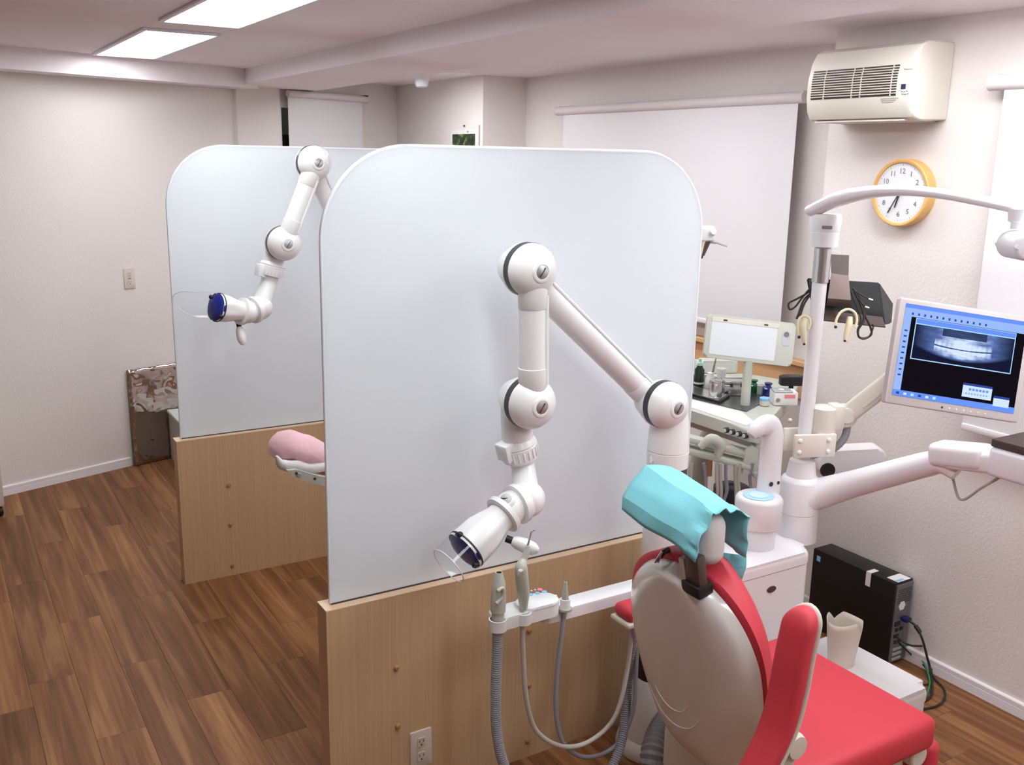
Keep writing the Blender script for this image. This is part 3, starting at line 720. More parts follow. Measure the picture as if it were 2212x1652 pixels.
# post and swing arm
YP = 2.06
px_ = aty(1722, 1120, YP).x
bm = B(); lathe(bm, (px_, YP, ZT-.02), (0, 0, 1), [(0, .066), (.092, .064), (.094, .062), (.096, .062), (.098, .065), (.20, .065), (.212, .058), (.218, .048), (.27, .040), (.276, .030)], 36); simple('post', bm, M_WHITE2, unit, 40)
dP = depth(Vector((px_, YP, .8)))
e1 = atd(2036, 1000, 2.78)
bm = B(); tube(bm, [atd(1722, 1076, dP), atd(1775, 1064, dP-.03), atd(1850, 1043, dP-.12), atd(1950, 1016, dP-.25), atd(2005, 1002, 2.83), e1, atd(2066, 1024, 2.75)], [.056, .050, .042, .039, .037, .033, .020], 22, 8); sa = simple('swing_arm', bm, M_WHITE2, unit, 50)
e2 = atd(2150, 1012, 2.66)
bm = B(); dv = (e2-e1).normalized(); M = frame(e1+dv*.06+Vector((0, 0, .028)), dv, (0, 0, 1)); box(bm, -.09, .07, -.032, .036, -.045, .045, .02, 4, M); simple('elbow_housing', bm, M_WHITE2, sa, 40)
bm = B(); M = frame((e1+e2)/2+dv*.06+Vector((0, 0, .02)), dv, (0, 0, 1)); box(bm, -.12, .12, -.030, .030, -.038, .038, .014, 3, M); simple('fore_arm', bm, M_WHITE2, sa, 40)
bm = B(); tube(bm, [e1+Vector((.02, -.02, -.03)), e1+Vector((.03, -.05, -.10)), e1+dv*.12+Vector((0, 0, -.06)), e1+dv*.17+Vector((0, 0, -.02))], .004, 8, 8); simple('cable', bm, M_GREYD, sa)
# instrument tray at the frame edge
tr = atd(2142, 947, 2.62); M = Matrix.Translation(tr)
bm = B(); box(bm, -.004, .30, -.36, .004, -.105, -.022, .014, 3, M); simple('instrument_tray', bm, mat('milky_plastic', (.80, .78, .82), .3), unit, 40)
bm = B(); box(bm, 0, .30, -.36, 0, -.0215, 0, .003, 2, M); tk = simple('tray_mat', bm, M_BROWN, unit, 30)
M = Matrix.Translation(tr+Vector((.0, -.23, -.052)))
t = thing('tissue', 'crumpled white tissue on the brown mat of the instrument tray', 'tissue', M @ Vector((.15, .02, .053)))
bm = B(); rows = []
for i in range(9):
    rows.append([M @ Vector((.10+i*.017, -.06+j*.017, .054+max(0, .055*noise.noise(Vector((i*.5, j*.5, 2)))+.06*math.exp(-((i-3)**2+(j-4)**2)/5.)))) for j in range(9)])
grid(bm, rows); simple('sheet', bm, M_PAPER, t, 60)
# backing panel of the instrument head behind the pole
t = thing('handpiece_housing', 'long white rounded housing with a black round socket behind the lamp pole', 'housing', atd(1830, 990, 3.42))
hc = atd(1836, 995, 3.40)
bm = B(); M = frame(hc, (_R*.99-Vector((0, 0, 1))*-.0).normalized(), Vector((0, 0, 1))); t2 = Matrix.Rotation(math.radians(3), 4, 'Z')
prism(bm, rrect(.24, .095, .034, 6), -.05, .03, M @ t2, .012, 3); simple('body', bm, M_WHITE2, t, 40)
bm = B(); lathe(bm, (M @ t2) @ Vector((-.088, -.02, .03)), (M @ t2).to_3x3().col[2], [(0, .026), (.004, .026), (.004, .0)], 24); simple('socket', bm, M_BLACK, t)

# junction box on the floor and the tooth-shaped cup
lz = .27
pA = atz(1992, 1470, lz); pB = atz(1785, 1376, lz)
LX1, LY0, LY1 = pA.x, pA.y-.03, pB.y; LX0 = max(LX1-.36, UX1+.004)
t = thing('junction_box', 'low white floor box beside the chair, a tooth-shaped paper cup standing on it', 'floor box', ((LX0+LX1)/2, (LY0+LY1)/2, 0))
bm = B(); prism(bm, rrect(LX1-LX0, LY1-LY0, .03, 5, (LX0+LX1)/2, (LY0+LY1)/2), 0, lz-.05); simple('base', bm, M_WHITE2, t, 30)
bm = B(); prism(bm, rrect(LX1-LX0+.006, LY1-LY0+.006, .032, 5, (LX0+LX1)/2, (LY0+LY1)/2), lz-.049, lz, None, .03, 5); simple('lid', bm, M_WHITE2, t, 40)
pc = atz(1820, 1430, lz); cxp, cyp = pc.x-.01, pc.y
cup = B(); n = 48; rings = []
cup_h = .155
for lvl in range(9):
    f = lvl/8; ring = []
    for i in range(n):
        a = 2*PI*i/n; rr = .040+.012*f
        e = rr*(1+.10*f*abs(math.cos(a))); ang = a
        top = cup_h*(1-.30*max(0, 1-abs(((a-PI*1.62+PI) % (2*PI))-PI)/.45)-.20*max(0, 1-abs(((a-PI*.42+PI) % (2*PI))-PI)/.55)-.05*math.cos(2*a))
        ring.append(cup.verts.new((cxp+e*math.cos(ang), cyp+e*math.sin(ang), lz+top*f+.0005)))
    rings.append(ring)
for A, Q in zip(rings, rings[1:]):
    for i in range(n): cup.faces.new((A[i], A[(i+1) % n], Q[(i+1) % n], Q[i]))
cup.faces.new(rings[0][::-1])
cup = mesh_obj('paper_cup', cup, M_CUP, None, 60); solid(cup, .0014, 0); tag(cup, 'cream paper cup with a wavy tooth-shaped rim on the low white box', 'cup')

# ================================================================== LAMP POLE, LAMP
lamp = thing('dental_lamp', 'white dental lamp on a tall pole with a long curved arm, rising from the unit', 'lamp', (px_, YP, ZT+.25))
ztop = aty(1790, 462, YP).z; pxt = aty(1788, 480, YP).x; POLX = aty(1745, 850, YP).x
POLX = (pxt+POLX)/2
bm = B(); cyl(bm, (px_, YP, ZT+.252), (POLX, YP, ztop-.09), .0225, n=24); simple('pole', bm, M_WHITE2, lamp, 40)
bm = B(); lathe(bm, (POLX, YP, ztop-.10), (0, 0, 1), [(0, .032), (.002, .043), (.045, .045), (.046, .044), (.048, .045), (.09, .048), (.10, .044)], 28); hb = simple('head_bearing', bm, M_WHITE2, lamp, 40)
bm = B(); M = frame((POLX-.030, YP-.034, ztop-.038), (.75, -.66, 0), (0, 0, 1)); prism(bm, rrect(.03, .010, .002, 2), 0, .0015, M); simple('badge', bm, M_INK2, hb, 0)
Le = atd(2200, 462, 2.44)
s0 = Vector((POLX-.03, YP+.03, ztop+.008)); arch = []
for i in range(7):
    f = i/6; q = s0.lerp(Le, f); q.z = (ztop+.008)*(1-f)+(Le.z+.012)*f+.055*math.sin(PI*f**.8); arch.append(q)
bm = B(); tube(bm, arch, [.030, .036, .028, .024, .022, .022, .020], 18, 8, True, sx=1.15, sy=.62); simple('curved_arm', bm, M_WHITE2, lamp, 50)
bm = B(); lathe(bm, Le+Vector((0, 0, .012)), (0, 0, -1), [(0, .026), (.03, .022), (.034, .015), (.05, .014)], 20); simple('swivel', bm, M_WHITE2, lamp)
lh = atd(2222, 530, 2.42)
bm = B(); M = frame(lh, _R, Vector((0, 0, 1))); prism(bm, rrect(.12, .068, .032, 8), -.05, .05, M, .010, 3, False); simple('lamp_head', bm, mat('lamp_white', (.78, .77, .82), .35), lamp, 40)

# ================================================================== POLE SHELF WITH BLACK BOX
sh = thing('pole_shelf', 'bent brown steel shelf bracket clamped round the lamp pole', 'bracket', aty(1790, 600, YP))
zc_ = aty(1790, 570, YP).z
dC = depth(Vector((POLX, YP, zc_)))
bm = B()
lathe(bm, (POLX, YP, zc_-.055), (0, 0, 1), [(0, .0225), (0, .026), (.105, .026), (.105, .0225)], 28, False, False)
simple('clamp_band', bm, M_STEEL, sh, 40)
def plate(pts, th, m, name, par, nrm=None):
    bm = B(); v = [Vector(p) for p in pts]; n = nrm or (v[1]-v[0]).cross(v[2]-v[0]).normalized()
    a = [bm.verts.new(q) for q in v]; b = [bm.verts.new(q+n*th) for q in v]
    bm.faces.new(a); bm.faces.new(b[::-1]); k = len(v)
    for i in range(k): bm.faces.new((a[i], a[(i+1) % k], b[(i+1) % k], b[i]))
    return simple(name, bm, m, par, 0)
db = dC+.045
plate([atd(1795, 549, db), atd(1834, 551, db), atd(1833, 595, db), atd(1796, 590, db)], .003, M_STEELD, 'upper_plate', sh)
plate([atd(1760, 547, db), atd(1773, 548, db), atd(1772, 590, db), atd(1757, 590, db)], .003, M_STEELD, 'clamp_wing', sh)
plate([atd(1796, 590, db), atd(1833, 595, db), atd(1838, 648, db-.02), atd(1788, 644, db-.02)], .003, mat('bronze_steel', (.085, .052, .045), .35, .3), 'sloping_plate', sh)
plate([atd(1788, 644, db-.02), atd(1838, 648, db-.02), atd(1838, 664, db+.01), atd(1785, 660, db+.01)], .003, M_STEELD, 'lip', sh)
plate([atd(1752, 690, db+.01), atd(1912, 708, db+.01), atd(1890, 640, db+.10), atd(1765, 625, db+.10)], .004, M_BROWN, 'shelf_plate', sh)
bk = thing('speaker_box', 'black angular box resting on the pole shelf behind the cables', 'box', atd(1830, 690, db+.03))
f4 = [atd(1742, 600, db+.035), atd(1900, 609, db+.035), atd(1912, 702, db+.035), atd(1757, 688, db+.035)]
ex_ = (f4[1]-f4[0])
b4 = [atd(1752, 612, db+.15), atd(1930, 655, db+.15), atd(1926, 699, db+.13), atd(1765, 690, db+.13)]
bm = B(); a = [bm.verts.new(q) for q in f4]; b = [bm.verts.new(q) for q in b4]
bm.faces.new(a); bm.faces.new(b[::-1])
for i in range(4): bm.faces.new((a[i], a[(i+1) % 4], b[(i+1) % 4], b[i]))
bmesh.ops.bevel(bm, geom=bm.edges[:], offset=.004, segments=2, affect='EDGES')
simple('case', bm, M_BLACK, bk, 30)
bm = B(); M = frame(f4[0].lerp(f4[1], .16).lerp(f4[3].lerp(f4[2], .16), .28), ex_, f4[0]-f4[3]); prism(bm, rrect(.030, .022, .002, 2), -.002, .002, M); simple('label', bm, M_PAPER, bk, 0)
def cord(name, label, pix, d, r, m, cat='cable', group=None, n=8, dd=None):
    pts = [atd(q[0], q[1], d+(q[2] if len(q) > 2 else 0)) for q in pix]
    bm = B(); tube(bm, pts, r, n, 8); o = mesh_obj(name, bm, m, None, 60); return tag(o, label, cat, group)
dq = db-.005
cord('cable_bundle', 'black cable loop hanging left of the lamp pole from the black box', [(1772, 612, .02), (1745, 632), (1722, 645), (1704, 655), (1706, 668), (1718, 662), (1735, 640), (1752, 622), (1770, 618, .02)], dq, .0032, M_CABLE)
cord('cable_bundle', 'black cable hanging in a narrow loop down to the left ear hook', [(1770, 620, .02), (1748, 636), (1735, 650), (1724, 680), (1721, 687), (1728, 682), (1738, 655), (1755, 632), (1770, 628, .02)], dq, .0032, M_CABLE)
cord('cable_bundle', 'black cables fanned across the face of the black box', [(1842, 622), (1856, 640), (1862, 660), (1866, 690), (1854, 712), (1856, 728), (1870, 730), (1882, 722), (1880, 706), (1868, 680), (1856, 650), (1846, 630)], dq, .0035, M_CABLE)
cord('cable_bundle', 'thin black cable loop hanging lowest under the pole shelf', [(1838, 630), (1850, 660), (1860, 690), (1852, 715), (1860, 731), (1876, 728), (1886, 708), (1884, 700)], dq-.006, .0026, M_CABLE)
for k, (a, b, lb) in enumerate((((1846, 628), (1876, 645), 'grey jack plug lying uppermost on the black box'), ((1850, 640), (1868, 662), 'grey jack plug lying lower on the black box'))):
    t = thing('jack_plug', lb, 'plug', atd(*b, dq-.004))
    bm = B(); cyl(bm, atd(*a, dq-.002), atd(*b, dq-.004), .0022, n=8); simple('lead', bm, M_CABLE, t)
    bm = B(); A = atd(*b, dq-.004); Q = atd(b[0]+9, b[1]+3, dq-.004); cyl(bm, A, Q, .004, .003, 10); simple('plug', bm, M_STEEL, t)
def ear_hook(label, band, body, tip, pod):
    t = thing('ear_hook', label, 'ear hook', atd(*band[len(band)//2], dq-.02))
    bm = B(); tube(bm, [atd(*q, dq-.02) for q in band], .0042, 10, 8); simple('band', bm, M_YELL, t)
    bm = B(); tube(bm, [atd(*q, dq-.022) for q in body], pod, 14, 6, True, sx=1.15, sy=.9, up=tuple(_R)); bd = simple('pod', bm, M_YELL, t)
    bm = B(); ball(bm, atd(*tip, dq-.022), .005, (0, 0, 1), 12, 8); simple('tip', bm, M_BLACK, t)
    q = body[-1]; bm = B(); ball(bm, atd(q[0]-1, q[1]-2, dq-.034), .004, (0, 0, 1), 10, 6); simple('button', bm, M_BLACK, t)
ear_hook('cream plastic ear hook hanging under the shelf on the wall side of the pole', [(1805, 705), (1807, 690), (1817, 674), (1833, 668), (1847, 676), (1851, 692), (1847, 708)], [(1836, 684), (1834, 702), (1829, 722), (1826, 738)], (1805, 706), [.009, .012, .010, .008])
ear_hook('cream plastic ear hook hanging on the partition side of the pole', [(1726, 725), (1723, 705), (1727, 688), (1738, 682), (1748, 688), (1750, 700), (1746, 712)], [(1740, 688), (1735, 705), (1736, 722), (1738, 745)], (1726, 728), [.008, .011, .010, .007])

# ================================================================== MONITOR AND ITS ARM
ma = thing('monitor_stand', 'ivory jointed monitor stand arm bolted to the lamp pole', 'monitor arm', aty(1745, 950, YP))
zk = aty(1745, 952, YP).z
M = frame((POLX-.012, YP-.005, zk), (.93, -.37, 0), (0, 0, 1))
bm = B(); box(bm, -.055, .085, -.038, .038, .032, .048, .004, 2, M); cp = simple('clamp_front', bm, M_IVORY, ma)
bm = B(); box(bm, -.055, .085, -.038, .038, -.048, -.032, .004, 2, M); simple('clamp_back', bm, M_IVORY, ma)
for dx in (-.040, .058):
    for dz in (-.018, .02):
        bm = B(); lathe(bm, M @ Vector((dx, dz, .048)), M.to_3x3().col[2], [(0, .007), (.004, .007), (.007, .004)], 12); simple('screw', bm, M_TRIM, cp)
kn = M @ Vector((.058, 0, 0)); ztk = aty(1785, 875, YP-.02).z
bm = B(); lathe(bm, (kn.x, kn.y, zk+.030), (0, 0, 1), [(0, .040), (.01, .042), (ztk-zk-.035, .040), (ztk-zk-.03, .034)], 28); simple('pivot', bm, M_IVORY, ma, 40)
dm = 2.93
el = atd(1826, 898, depth(kn)-.01)
bm = B(); box(bm, -.02, .02, -.04, .04, -.03, .03, .008, 2, frame(Vector((kn.x, kn.y, el.z)).lerp(el, .55), el-Vector((kn.x, kn.y, el.z)), (0, 0, 1))); simple('knuckle', bm, M_IVORY, ma)
bm = B(); lathe(bm, el, -_F, [(-.035, .040), (.0, .040), (.012, .036), (.014, .026), (.022, .024), (.024, .012), (.022, 0)], 28); simple('elbow_cap', bm, M_IVORY, ma, 40)
en = atd(1950, 802, dm+.10)
dv = (en-el).normalized()
bm = B(); M = frame(el, dv, -_D); box(bm, .0, (en-el).length, -.030, .030, -.038, .012, .010, 3, M); ar = simple('upper_beam', bm, M_IVORY, ma)
bm = B(); box(bm, .06, (en-el).length, -.018, -.010, .012, .015, .001, 1, M); simple('groove', bm, M_BEIGE, ar, 0)
bm = B(); box(bm, .02, .05, .02, .031, -.02, .0, .001, 1, M); simple('slot', bm, M_INK, ar, 0)
bm = B(); cyl(bm, en, atd(2010, 790, dm+.03), .03, n=16); simple('head_mount', bm, M_IVORY, ma)
o = cord('cable_sleeve', 'grey spiral-wrapped cable sleeve looping from the monitor arm down behind the post', [], 0, 0, M_HOSE) if False else None
pts = [atd(1832, 908, depth(kn)+.0), atd(1824, 945, depth(kn)), atd(1796, 972, depth(kn)+.02), atd(1752, 985, depth(kn)+.06), atd(1714, 1010, depth(kn)+.10), atd(1692, 1042, depth(kn)+.12), atd(1686, 1085, depth(kn)+.12)]
bm = B(); tube(bm, pts, .0125, 12, 8, True, corr=.001, pitch=.012); o = mesh_obj('cable_sleeve', bm, M_HOSE, None, 60); tag(o, 'grey spiral-wrapped cable sleeve looping from the monitor arm down behind the post', 'cable')

mon = thing('monitor', 'beige framed flat monitor showing a dental panoramic radiograph', 'monitor', atd(2060, 900, dm))
c4 = [atd(1944, 640, dm), atd(2232, 685, dm), atd(2201, 915, dm), atd(1912, 868, dm)]
ex = (c4[1]-c4[0]); ey = (c4[0]-c4[3]); ctr = (c4[0]+c4[2])/2; MW, MH = ex.length, ey.length
MM = frame(ctr, ex, ey)      # local z towards the viewer
bm = B(); prism(bm, rrect(MW, MH, .006, 3), -.030, -.0, MM, .004, 2); fr_ = simple('bezel', bm, M_LCD, mon, 30)
bm = B(); prism(bm, rrect(MW*.7, MH*.7, .02, 4), -.06, -.03, MM, .01, 2); simple('rear_cover', bm, M_LCD, mon)
q4 = [MM.inverted() @ atd(x, y, dm) for x, y in ((1950, 655), (2212, 697), (2196, 903), (1925, 854))]
SX0, SX1 = -MW/2+.018, MW/2-.018; SY0, SY1 = -MH/2+.026, MH/2-.016
def quad(x0, x1, y0, y1, z, m, name, par):
    bm = B(); a = [bm.verts.new(MM @ Vector(q)) for q in ((x0, y0, z), (x1, y0, z), (x1, y1, z), (x0, y1, z))]; bm.faces.new(a); return mesh_obj(name, bm, m, par, 0)
E_BLK = emat('screen_black', (.006, .005, .008), 1.); E_BLU = emat('screen_blue', (.13, .27, .85), 1.05); E_BLU2 = emat('screen_pale_blue', (.30, .46, .90), 1.)
E_WHT = emat('screen_white', (.55, .68, .95), 1.1); E_DKB = emat('screen_navy', (.03, .06, .3), 1.); E_LINE = emat('screen_line', (.35, .62, .95), 1.2)
SW, SH_ = SX1-SX0, SY1-SY0
def fx(f): return SX0+SW*f
def fy(f): return SY1-SH_*f
scr = quad(SX0, SX1, SY0, SY1, .0006, E_BLK, 'screen', mon); scr['label'] = 'lit screen'
quad(fx(0), fx(1), fy(.075), fy(0), .0010, E_BLU, 'title_bar', scr); quad(fx(0), fx(1), fy(.135), fy(.045), .0012, E_BLU2, 'tool_bar', scr)
quad(fx(0), fx(.062), fy(.95), fy(.135), .0010, E_BLU2, 'side_bar', scr); quad(fx(0), fx(1), fy(1), fy(.935), .0012, E_BLU, 'task_bar', scr)
for i in range(13): quad(fx(.06+.05*i), fx(.075+.05*i), fy(.115), fy(.09), .0014, E_DKB, 'tool_icon', scr)
for i in range(9): quad(fx(.02), fx(.045), fy(.30+.06*i), fy(.283+.06*i), .0014, E_DKB, 'tool_icon', scr)
for i in range(6): quad(fx(.03+.06*i), fx(.055+.06*i), fy(.98), fy(.955), .0014, (E_DKB, E_WHT, E_LINE)[i % 3], 'task_icon', scr)
quad(fx(.10), fx(.925), fy(.585), fy(.14), .0014, E_LINE, 'window_frame', scr); quad(fx(.105), fx(.92), fy(.195), fy(.145), .0016, E_BLU, 'window_title', scr)
def xray_mat():
    m = bpy.data.materials.new('radiograph'); m.use_nodes = True; nt = m.node_tree; L = nt.links.new; nt.nodes.remove(nt.nodes['Principled BSDF'])
    def nd(t, **k):
        n = nt.nodes.new(t)
        for a, b in k.items(): setattr(n, a, b)
        return n
    def mth(op, a, b=None, clamp=False):
        n = nd('ShaderNodeMath', operation=op, use_clamp=clamp)
        for i, v in enumerate((a, b)):
            if v is None: continue
            if isinstance(v, (int, float)): n.inputs[i].default_value = v
            else: L(v, n.inputs[i])
        return n.outputs[0]
    at = nd('ShaderNodeUVMap'); sp = nd('ShaderNodeSeparateXYZ'); L(at.outputs[0], sp.inputs[0])
    u = mth('SUBTRACT', mth('MULTIPLY', sp.outputs[0], 2), 1); v = mth('SUBTRACT', mth('MULTIPLY', sp.outputs[1], 2), 1)
    uu = mth('MULTIPLY', u, u)
    jaw = mth('ADD', mth('MULTIPLY', uu, .55), -.80)                      # lower border of the jaw
    a = mth('MULTIPLY', mth('SUBTRACT', v, jaw), 5., True)
    edge = mth('SUBTRACT', 1.15, mth('MULTIPLY', mth('ABSOLUTE', u), 1.15), True)
    bite = mth('SUBTRACT', v, mth('ADD', mth('MULTIPLY', uu, .30), -.12))
    gap = mth('MULTIPLY', mth('ABSOLUTE', bite), 16., True)
    tw = nd('ShaderNodeMath', operation='SINE'); L(mth('MULTIPLY', u, 62.), tw.inputs[0])
    teeth = mth('MULTIPLY', mth('ADD', mth('MULTIPLY', tw.outputs[0], .18), .82), 1.)
    near_ = mth('SUBTRACT', 1., mth('MULTIPLY', mth('ABSOLUTE', bite), 2.4), True)
    side = mth('LESS_THAN', mth('ABSOLUTE', u), .58)
    tg = mth('MULTIPLY', mth('MULTIPLY', near_, side), teeth)
    no = nd('ShaderNodeTexNoise'); no.inputs['Scale'].default_value = 7; no.inputs['Detail'].default_value = 5; L(at.outputs[0], no.inputs['Vector'])
    base = mth('MULTIPLY', mth('MULTIPLY', a, edge), mth('ADD', mth('MULTIPLY', no.outputs['Fac'], .8), .05))
    sin_ = mth('MULTIPLY', mth('GREATER_THAN', v, .55), mth('LESS_THAN', mth('ABSOLUTE', u), .45))
    base = mth('MULTIPLY', base, mth('SUBTRACT', 1., mth('MULTIPLY', sin_, .8)))
    tot = mth('MULTIPLY', mth('ADD', mth('MULTIPLY', base, .80), mth('MULTIPLY', tg, .30)), mth('MAXIMUM', gap, mth('SUBTRACT', 1, side)))
    cr = nd('ShaderNodeValToRGB'); e = cr.color_ramp.elements; e[0].color = (.008, .01, .03, 1); e[1].color = (.62, .75, 1, 1); e[1].position = .8
    k = e.new(.4); k.color = (.10, .17, .42, 1)
    tot = mth('MULTIPLY', tot, 1.9); L(tot, cr.inputs[0]); em = nd('ShaderNodeEmission'); L(cr.outputs[0], em.inputs[0]); em.inputs[1].default_value = 1.
    L(em.outputs[0], nt.nodes['Material Output'].inputs[0]); return m
xq = quad(fx(.107), fx(.918), fy(.575), fy(.205), .0018, xray_mat(), 'radiograph', scr)
uvl = xq.data.uv_layers.new(name='UVMap')
for i, uv in enumerate(((0, 0), (1, 0), (1, 1), (0, 1))): uvl.data[i].uv = uv
quad(fx(.56), fx(.80), fy(.90), fy(.76), .0014, E_WHT, 'dialog', scr); quad(fx(.56), fx(.80), fy(.775), fy(.75), .0016, E_DKB, 'dialog_title', scr)
quad(fx(.82), fx(.95), fy(.95), fy(.85), .0014, E_WHT, 'dialog', scr); quad(fx(.82), fx(.95), fy(.865), fy(.84), .0016, E_DKB, 'dialog_title', scr)
for i in range(6): quad(fx(.61+.028*i), fx(.63+.028*i), fy(.825), fy(.80), .0016, E_BLU, 'dialog_icon', scr)
for i in range(8): quad(fx(.585+.024*i), fx(.60+.024*i), fy(.87), fy(.85), .0016, E_BLU2, 'dialog_icon', scr)
for i in range(7):
    bm = B(); lathe(bm, MM @ Vector((-.03+.022*i, -MH/2+.012, 0)), MM.to_3x3().col[2], [(0, .0035), (.0012, .003)], 10); simple('button', bm, M_BEIGE if i else M_INK, mon)

# ================================================================== ASSISTANT ARM WITH HANDPIECES
YA = 2.0
asst = thing('assistant_arm', 'white assistant arm with a control pad holding the suction handpieces beside the oak panel', 'assistant arm', aty(1385, 1262, YA))
zA = aty(1290, 1285, YA).z; xL = aty(1165, 1300, YA).x; xR_ = aty(1392, 1260, YA).x+.03
bm = B(); prism(bm, rrect(xR_-xL, .062, .030, 8, (xL+xR_)/2, YA+.004), zA-.032, zA, None, .005, 2); simple('bar', bm, M_WHITE, asst, 40)
bm = B(); lathe(bm, (xR_-.03, YA, zA-.032), (0, 0, -1), [(0, .028), (.02, .035), (.05, .03)], 20); simple('bar_pivot', bm, M_WHITE, asst)
xh0 = aty(1060, 1310, YA-.02).x; xh1 = aty(1202, 1285, YA-.02).x
bm = B(); prism(bm, rrect(xh1-xh0, .072, .034, 8, (xh0+xh1)/2, YA-.02), zA+.002, zA+.036, None, .006, 2); hp = simple('holder', bm, M_WHITE, asst, 40)
bm = B(); prism(bm, rrect(.125, .075, .036, 8, xh1-.062, YA-.02), zA+.036, zA+.044, None, .006, 2); simple('control_pad', bm, M_WHITE, hp, 40)
for i, (x, y, m) in enumerate(((1166, 1273, M_BTNR), (1146, 1284, M_BTNB), (1161, 1281, M_BTNB), (1176, 1278, M_BTNB), (1148, 1276, M_TRIM), (1156, 1274, M_TRIM))):
    q = atz(x, y, zA+.044); bm = B(); lathe(bm, (q.x, q.y, zA+.0435), (0, 0, 1), [(0, .0075 if i < 4 else .003), (.0016, .007 if i < 4 else .003)], 14); simple('button', bm, m, hp)
cl_ = atz(1080, 1312, zA+.037)
def slot_ring(x, r, y=YA-.03):
    bm = B(); lathe(bm, (x, y, zA+.004), (0, 0, 1), [(0, r), (0, r+.004), (.030, r+.004), (.030, r)], 20, False, False); return simple('clip', bm, M_WHITE, asst)
xv, xs, xe = aty(1076, 1300, YA-.045).x, aty(1131, 1290, YA-.045).x, aty(1219, 1300, YA-.03).x
for x, r, y in ((xv, .020, YA-.045), (xs, .018, YA-.045), (xe, .010, YA-.034)): slot_ring(x, r, y)
bm = B(); lathe(bm, (xe, YA-.034, zA+.002), (0, 0, 1), [(0, .019), (.006, .019), (.006, .010)], 18); simple('clip_flange', bm, M_GREYD, asst)
# suction handpiece + hose
def V(x, y, Y): return aty(x, y, Y)
Yh = YA-.045
t = thing('suction_handpiece', 'beige high-volume suction handpiece with a thick grey corrugated hose in the assistant holder', 'handpiece', V(1075, 1330, Yh))
tp, bt = V(1078, 1236, Yh), V(1075, 1343, Yh); L_ = (bt-tp).length
bm = B(); lathe(bm, tp, bt-tp, [(0, .0075), (0, .0095), (.005, .0105), (.030, .018), (.055, .0185), (.075, .020), (L_-.03, .0195), (L_-.028, .0165), (L_, .016)], 22, False); simple('body', bm, M_GREY, t)
bm = B(); lathe(bm, tp, bt-tp, [(.001, .0075), (.004, .006), (.004, 0)], 14, False); simple('bore', bm, M_INK, t)
bm = B(); q = V(1079, 1283, Yh-.018); tube(bm, [q+Vector((-.008, -.003, .012)), q+Vector((.008, -.004, .016)), q+Vector((.008, -.004, -.006)), q+Vector((-.010, -.003, -.022))], .0045, 8, 5); simple('lever', bm, M_GREY, t)
bm = B(); tube(bm, [bt, V(1074, 1400, Yh), V(1071, 1500, Yh-.005), V(1073, 1580, Yh-.01), V(1088, 1650, Yh-.02), V(1125, 1730, Yh-.03), V(1230, 1760, Yh), V(1330, 1640, Yh+.01), V(1358, 1480, YA+.05), V(1372, 1335, YA+.04)], .0145, 14, 10, True, corr=.0016, pitch=.0062); simple('hose', bm, M_HOSE, t, 0)
t = thing('water_syringe', 'beige three-way syringe with a bent steel tip and pale hose standing in the assistant holder', 'handpiece', V(1130, 1330, Yh))
bm = B(); tube(bm, [V(1131, 1312, Yh), V(1130, 1280, Yh), V(1127, 1245, Yh-.005), V(1126, 1224, Yh-.006), V(1131, 1208, Yh-.002)], [.010, .0165, .0165, .0155, .0085], 18, 6, True, sx=1., sy=1.15); simple('body', bm, M_GREY, t)
bm = B(); tube(bm, [V(1129, 1215, Yh), V(1136, 1196, Yh), V(1140, 1178, Yh)], [.010, .0085, .0055], 14, 4); simple('nose', bm, M_GREY, t)
bm = B(); tube(bm, [V(1140, 1178, Yh), V(1145, 1160, Yh), V(1148, 1148, Yh), V(1155, 1145, Yh)], [.0028, .002, .0018, .0015], 8, 5); simple('steel_tip', bm, M_STEEL, t)
bm = B(); tube(bm, [V(1120, 1244, Yh-.02), V(1123, 1234, Yh-.022), V(1128, 1232, Yh-.02)], [.004, .006, .004], 8, 4); simple('button', bm, M_BEIGE, t)
bm = B(); tube(bm, [V(1129, 1308, Yh), V(1128, 1345, Yh), V(1131, 1430, Yh), V(1138, 1515, Yh), V(1160, 1580, Yh), V(1215, 1612, Yh), V(1275, 1600, Yh+.01), V(1330, 1545, Yh+.02), V(1356, 1440, YA+.03), V(1368, 1335, YA+.05)], .0068, 12, 10); simple('hose', bm, M_HOSEL, t)
t = thing('saliva_ejector', 'slim grey saliva ejector with a thin grey hose looping low beside the chair', 'handpiece', V(1219, 1330, YA-.034))
tp, bt = V(1222, 1257, YA-.034), V(1219, 1328, YA-.034); L_ = (bt-tp).length
bm = B(); lathe(bm, tp, bt-tp, [(0, .003), (0, .0048), (.010, .0055), (.036, .009), (.040, .0095), (L_, .0065)], 16, False); simple('body', bm, M_GREYD, t)
bm = B(); tube(bm, [bt, V(1212, 1380, YA-.034), V(1202, 1470, YA-.034), V(1202, 1550, YA-.034), V(1222, 1612, YA-.03), V(1270, 1635, YA-.02), V(1330, 1610, YA-.01), V(1366, 1540, YA+.0), V(1374, 1450, YA+.03), V(1378, 1335, YA+.05)], .0062, 12, 10); simple('hose', bm, M_HOSE, t)
# thick corrugated vacuum hose on the floor
bm = B(); pts = [Vector((1.88, 2.06, .36)), V(1455, 1515, 1.95), V(1440, 1560, 1.88), V(1418, 1620, 1.82), V(1412, 1700, 1.78)]
pts = [V(1472, 1535, 1.98), V(1446, 1555, 1.93), V(1424, 1590, 1.88), V(1412, 1635, 1.84), V(1410, 1690, 1.82)]
tube(bm, pts, .040, 20, 10, True, corr=.005, pitch=.015); o = mesh_obj('vacuum_hose', bm, M_HOSED, None, 0); tag(o, 'thick dark grey corrugated vacuum hose curling under the chair back', 'hose')

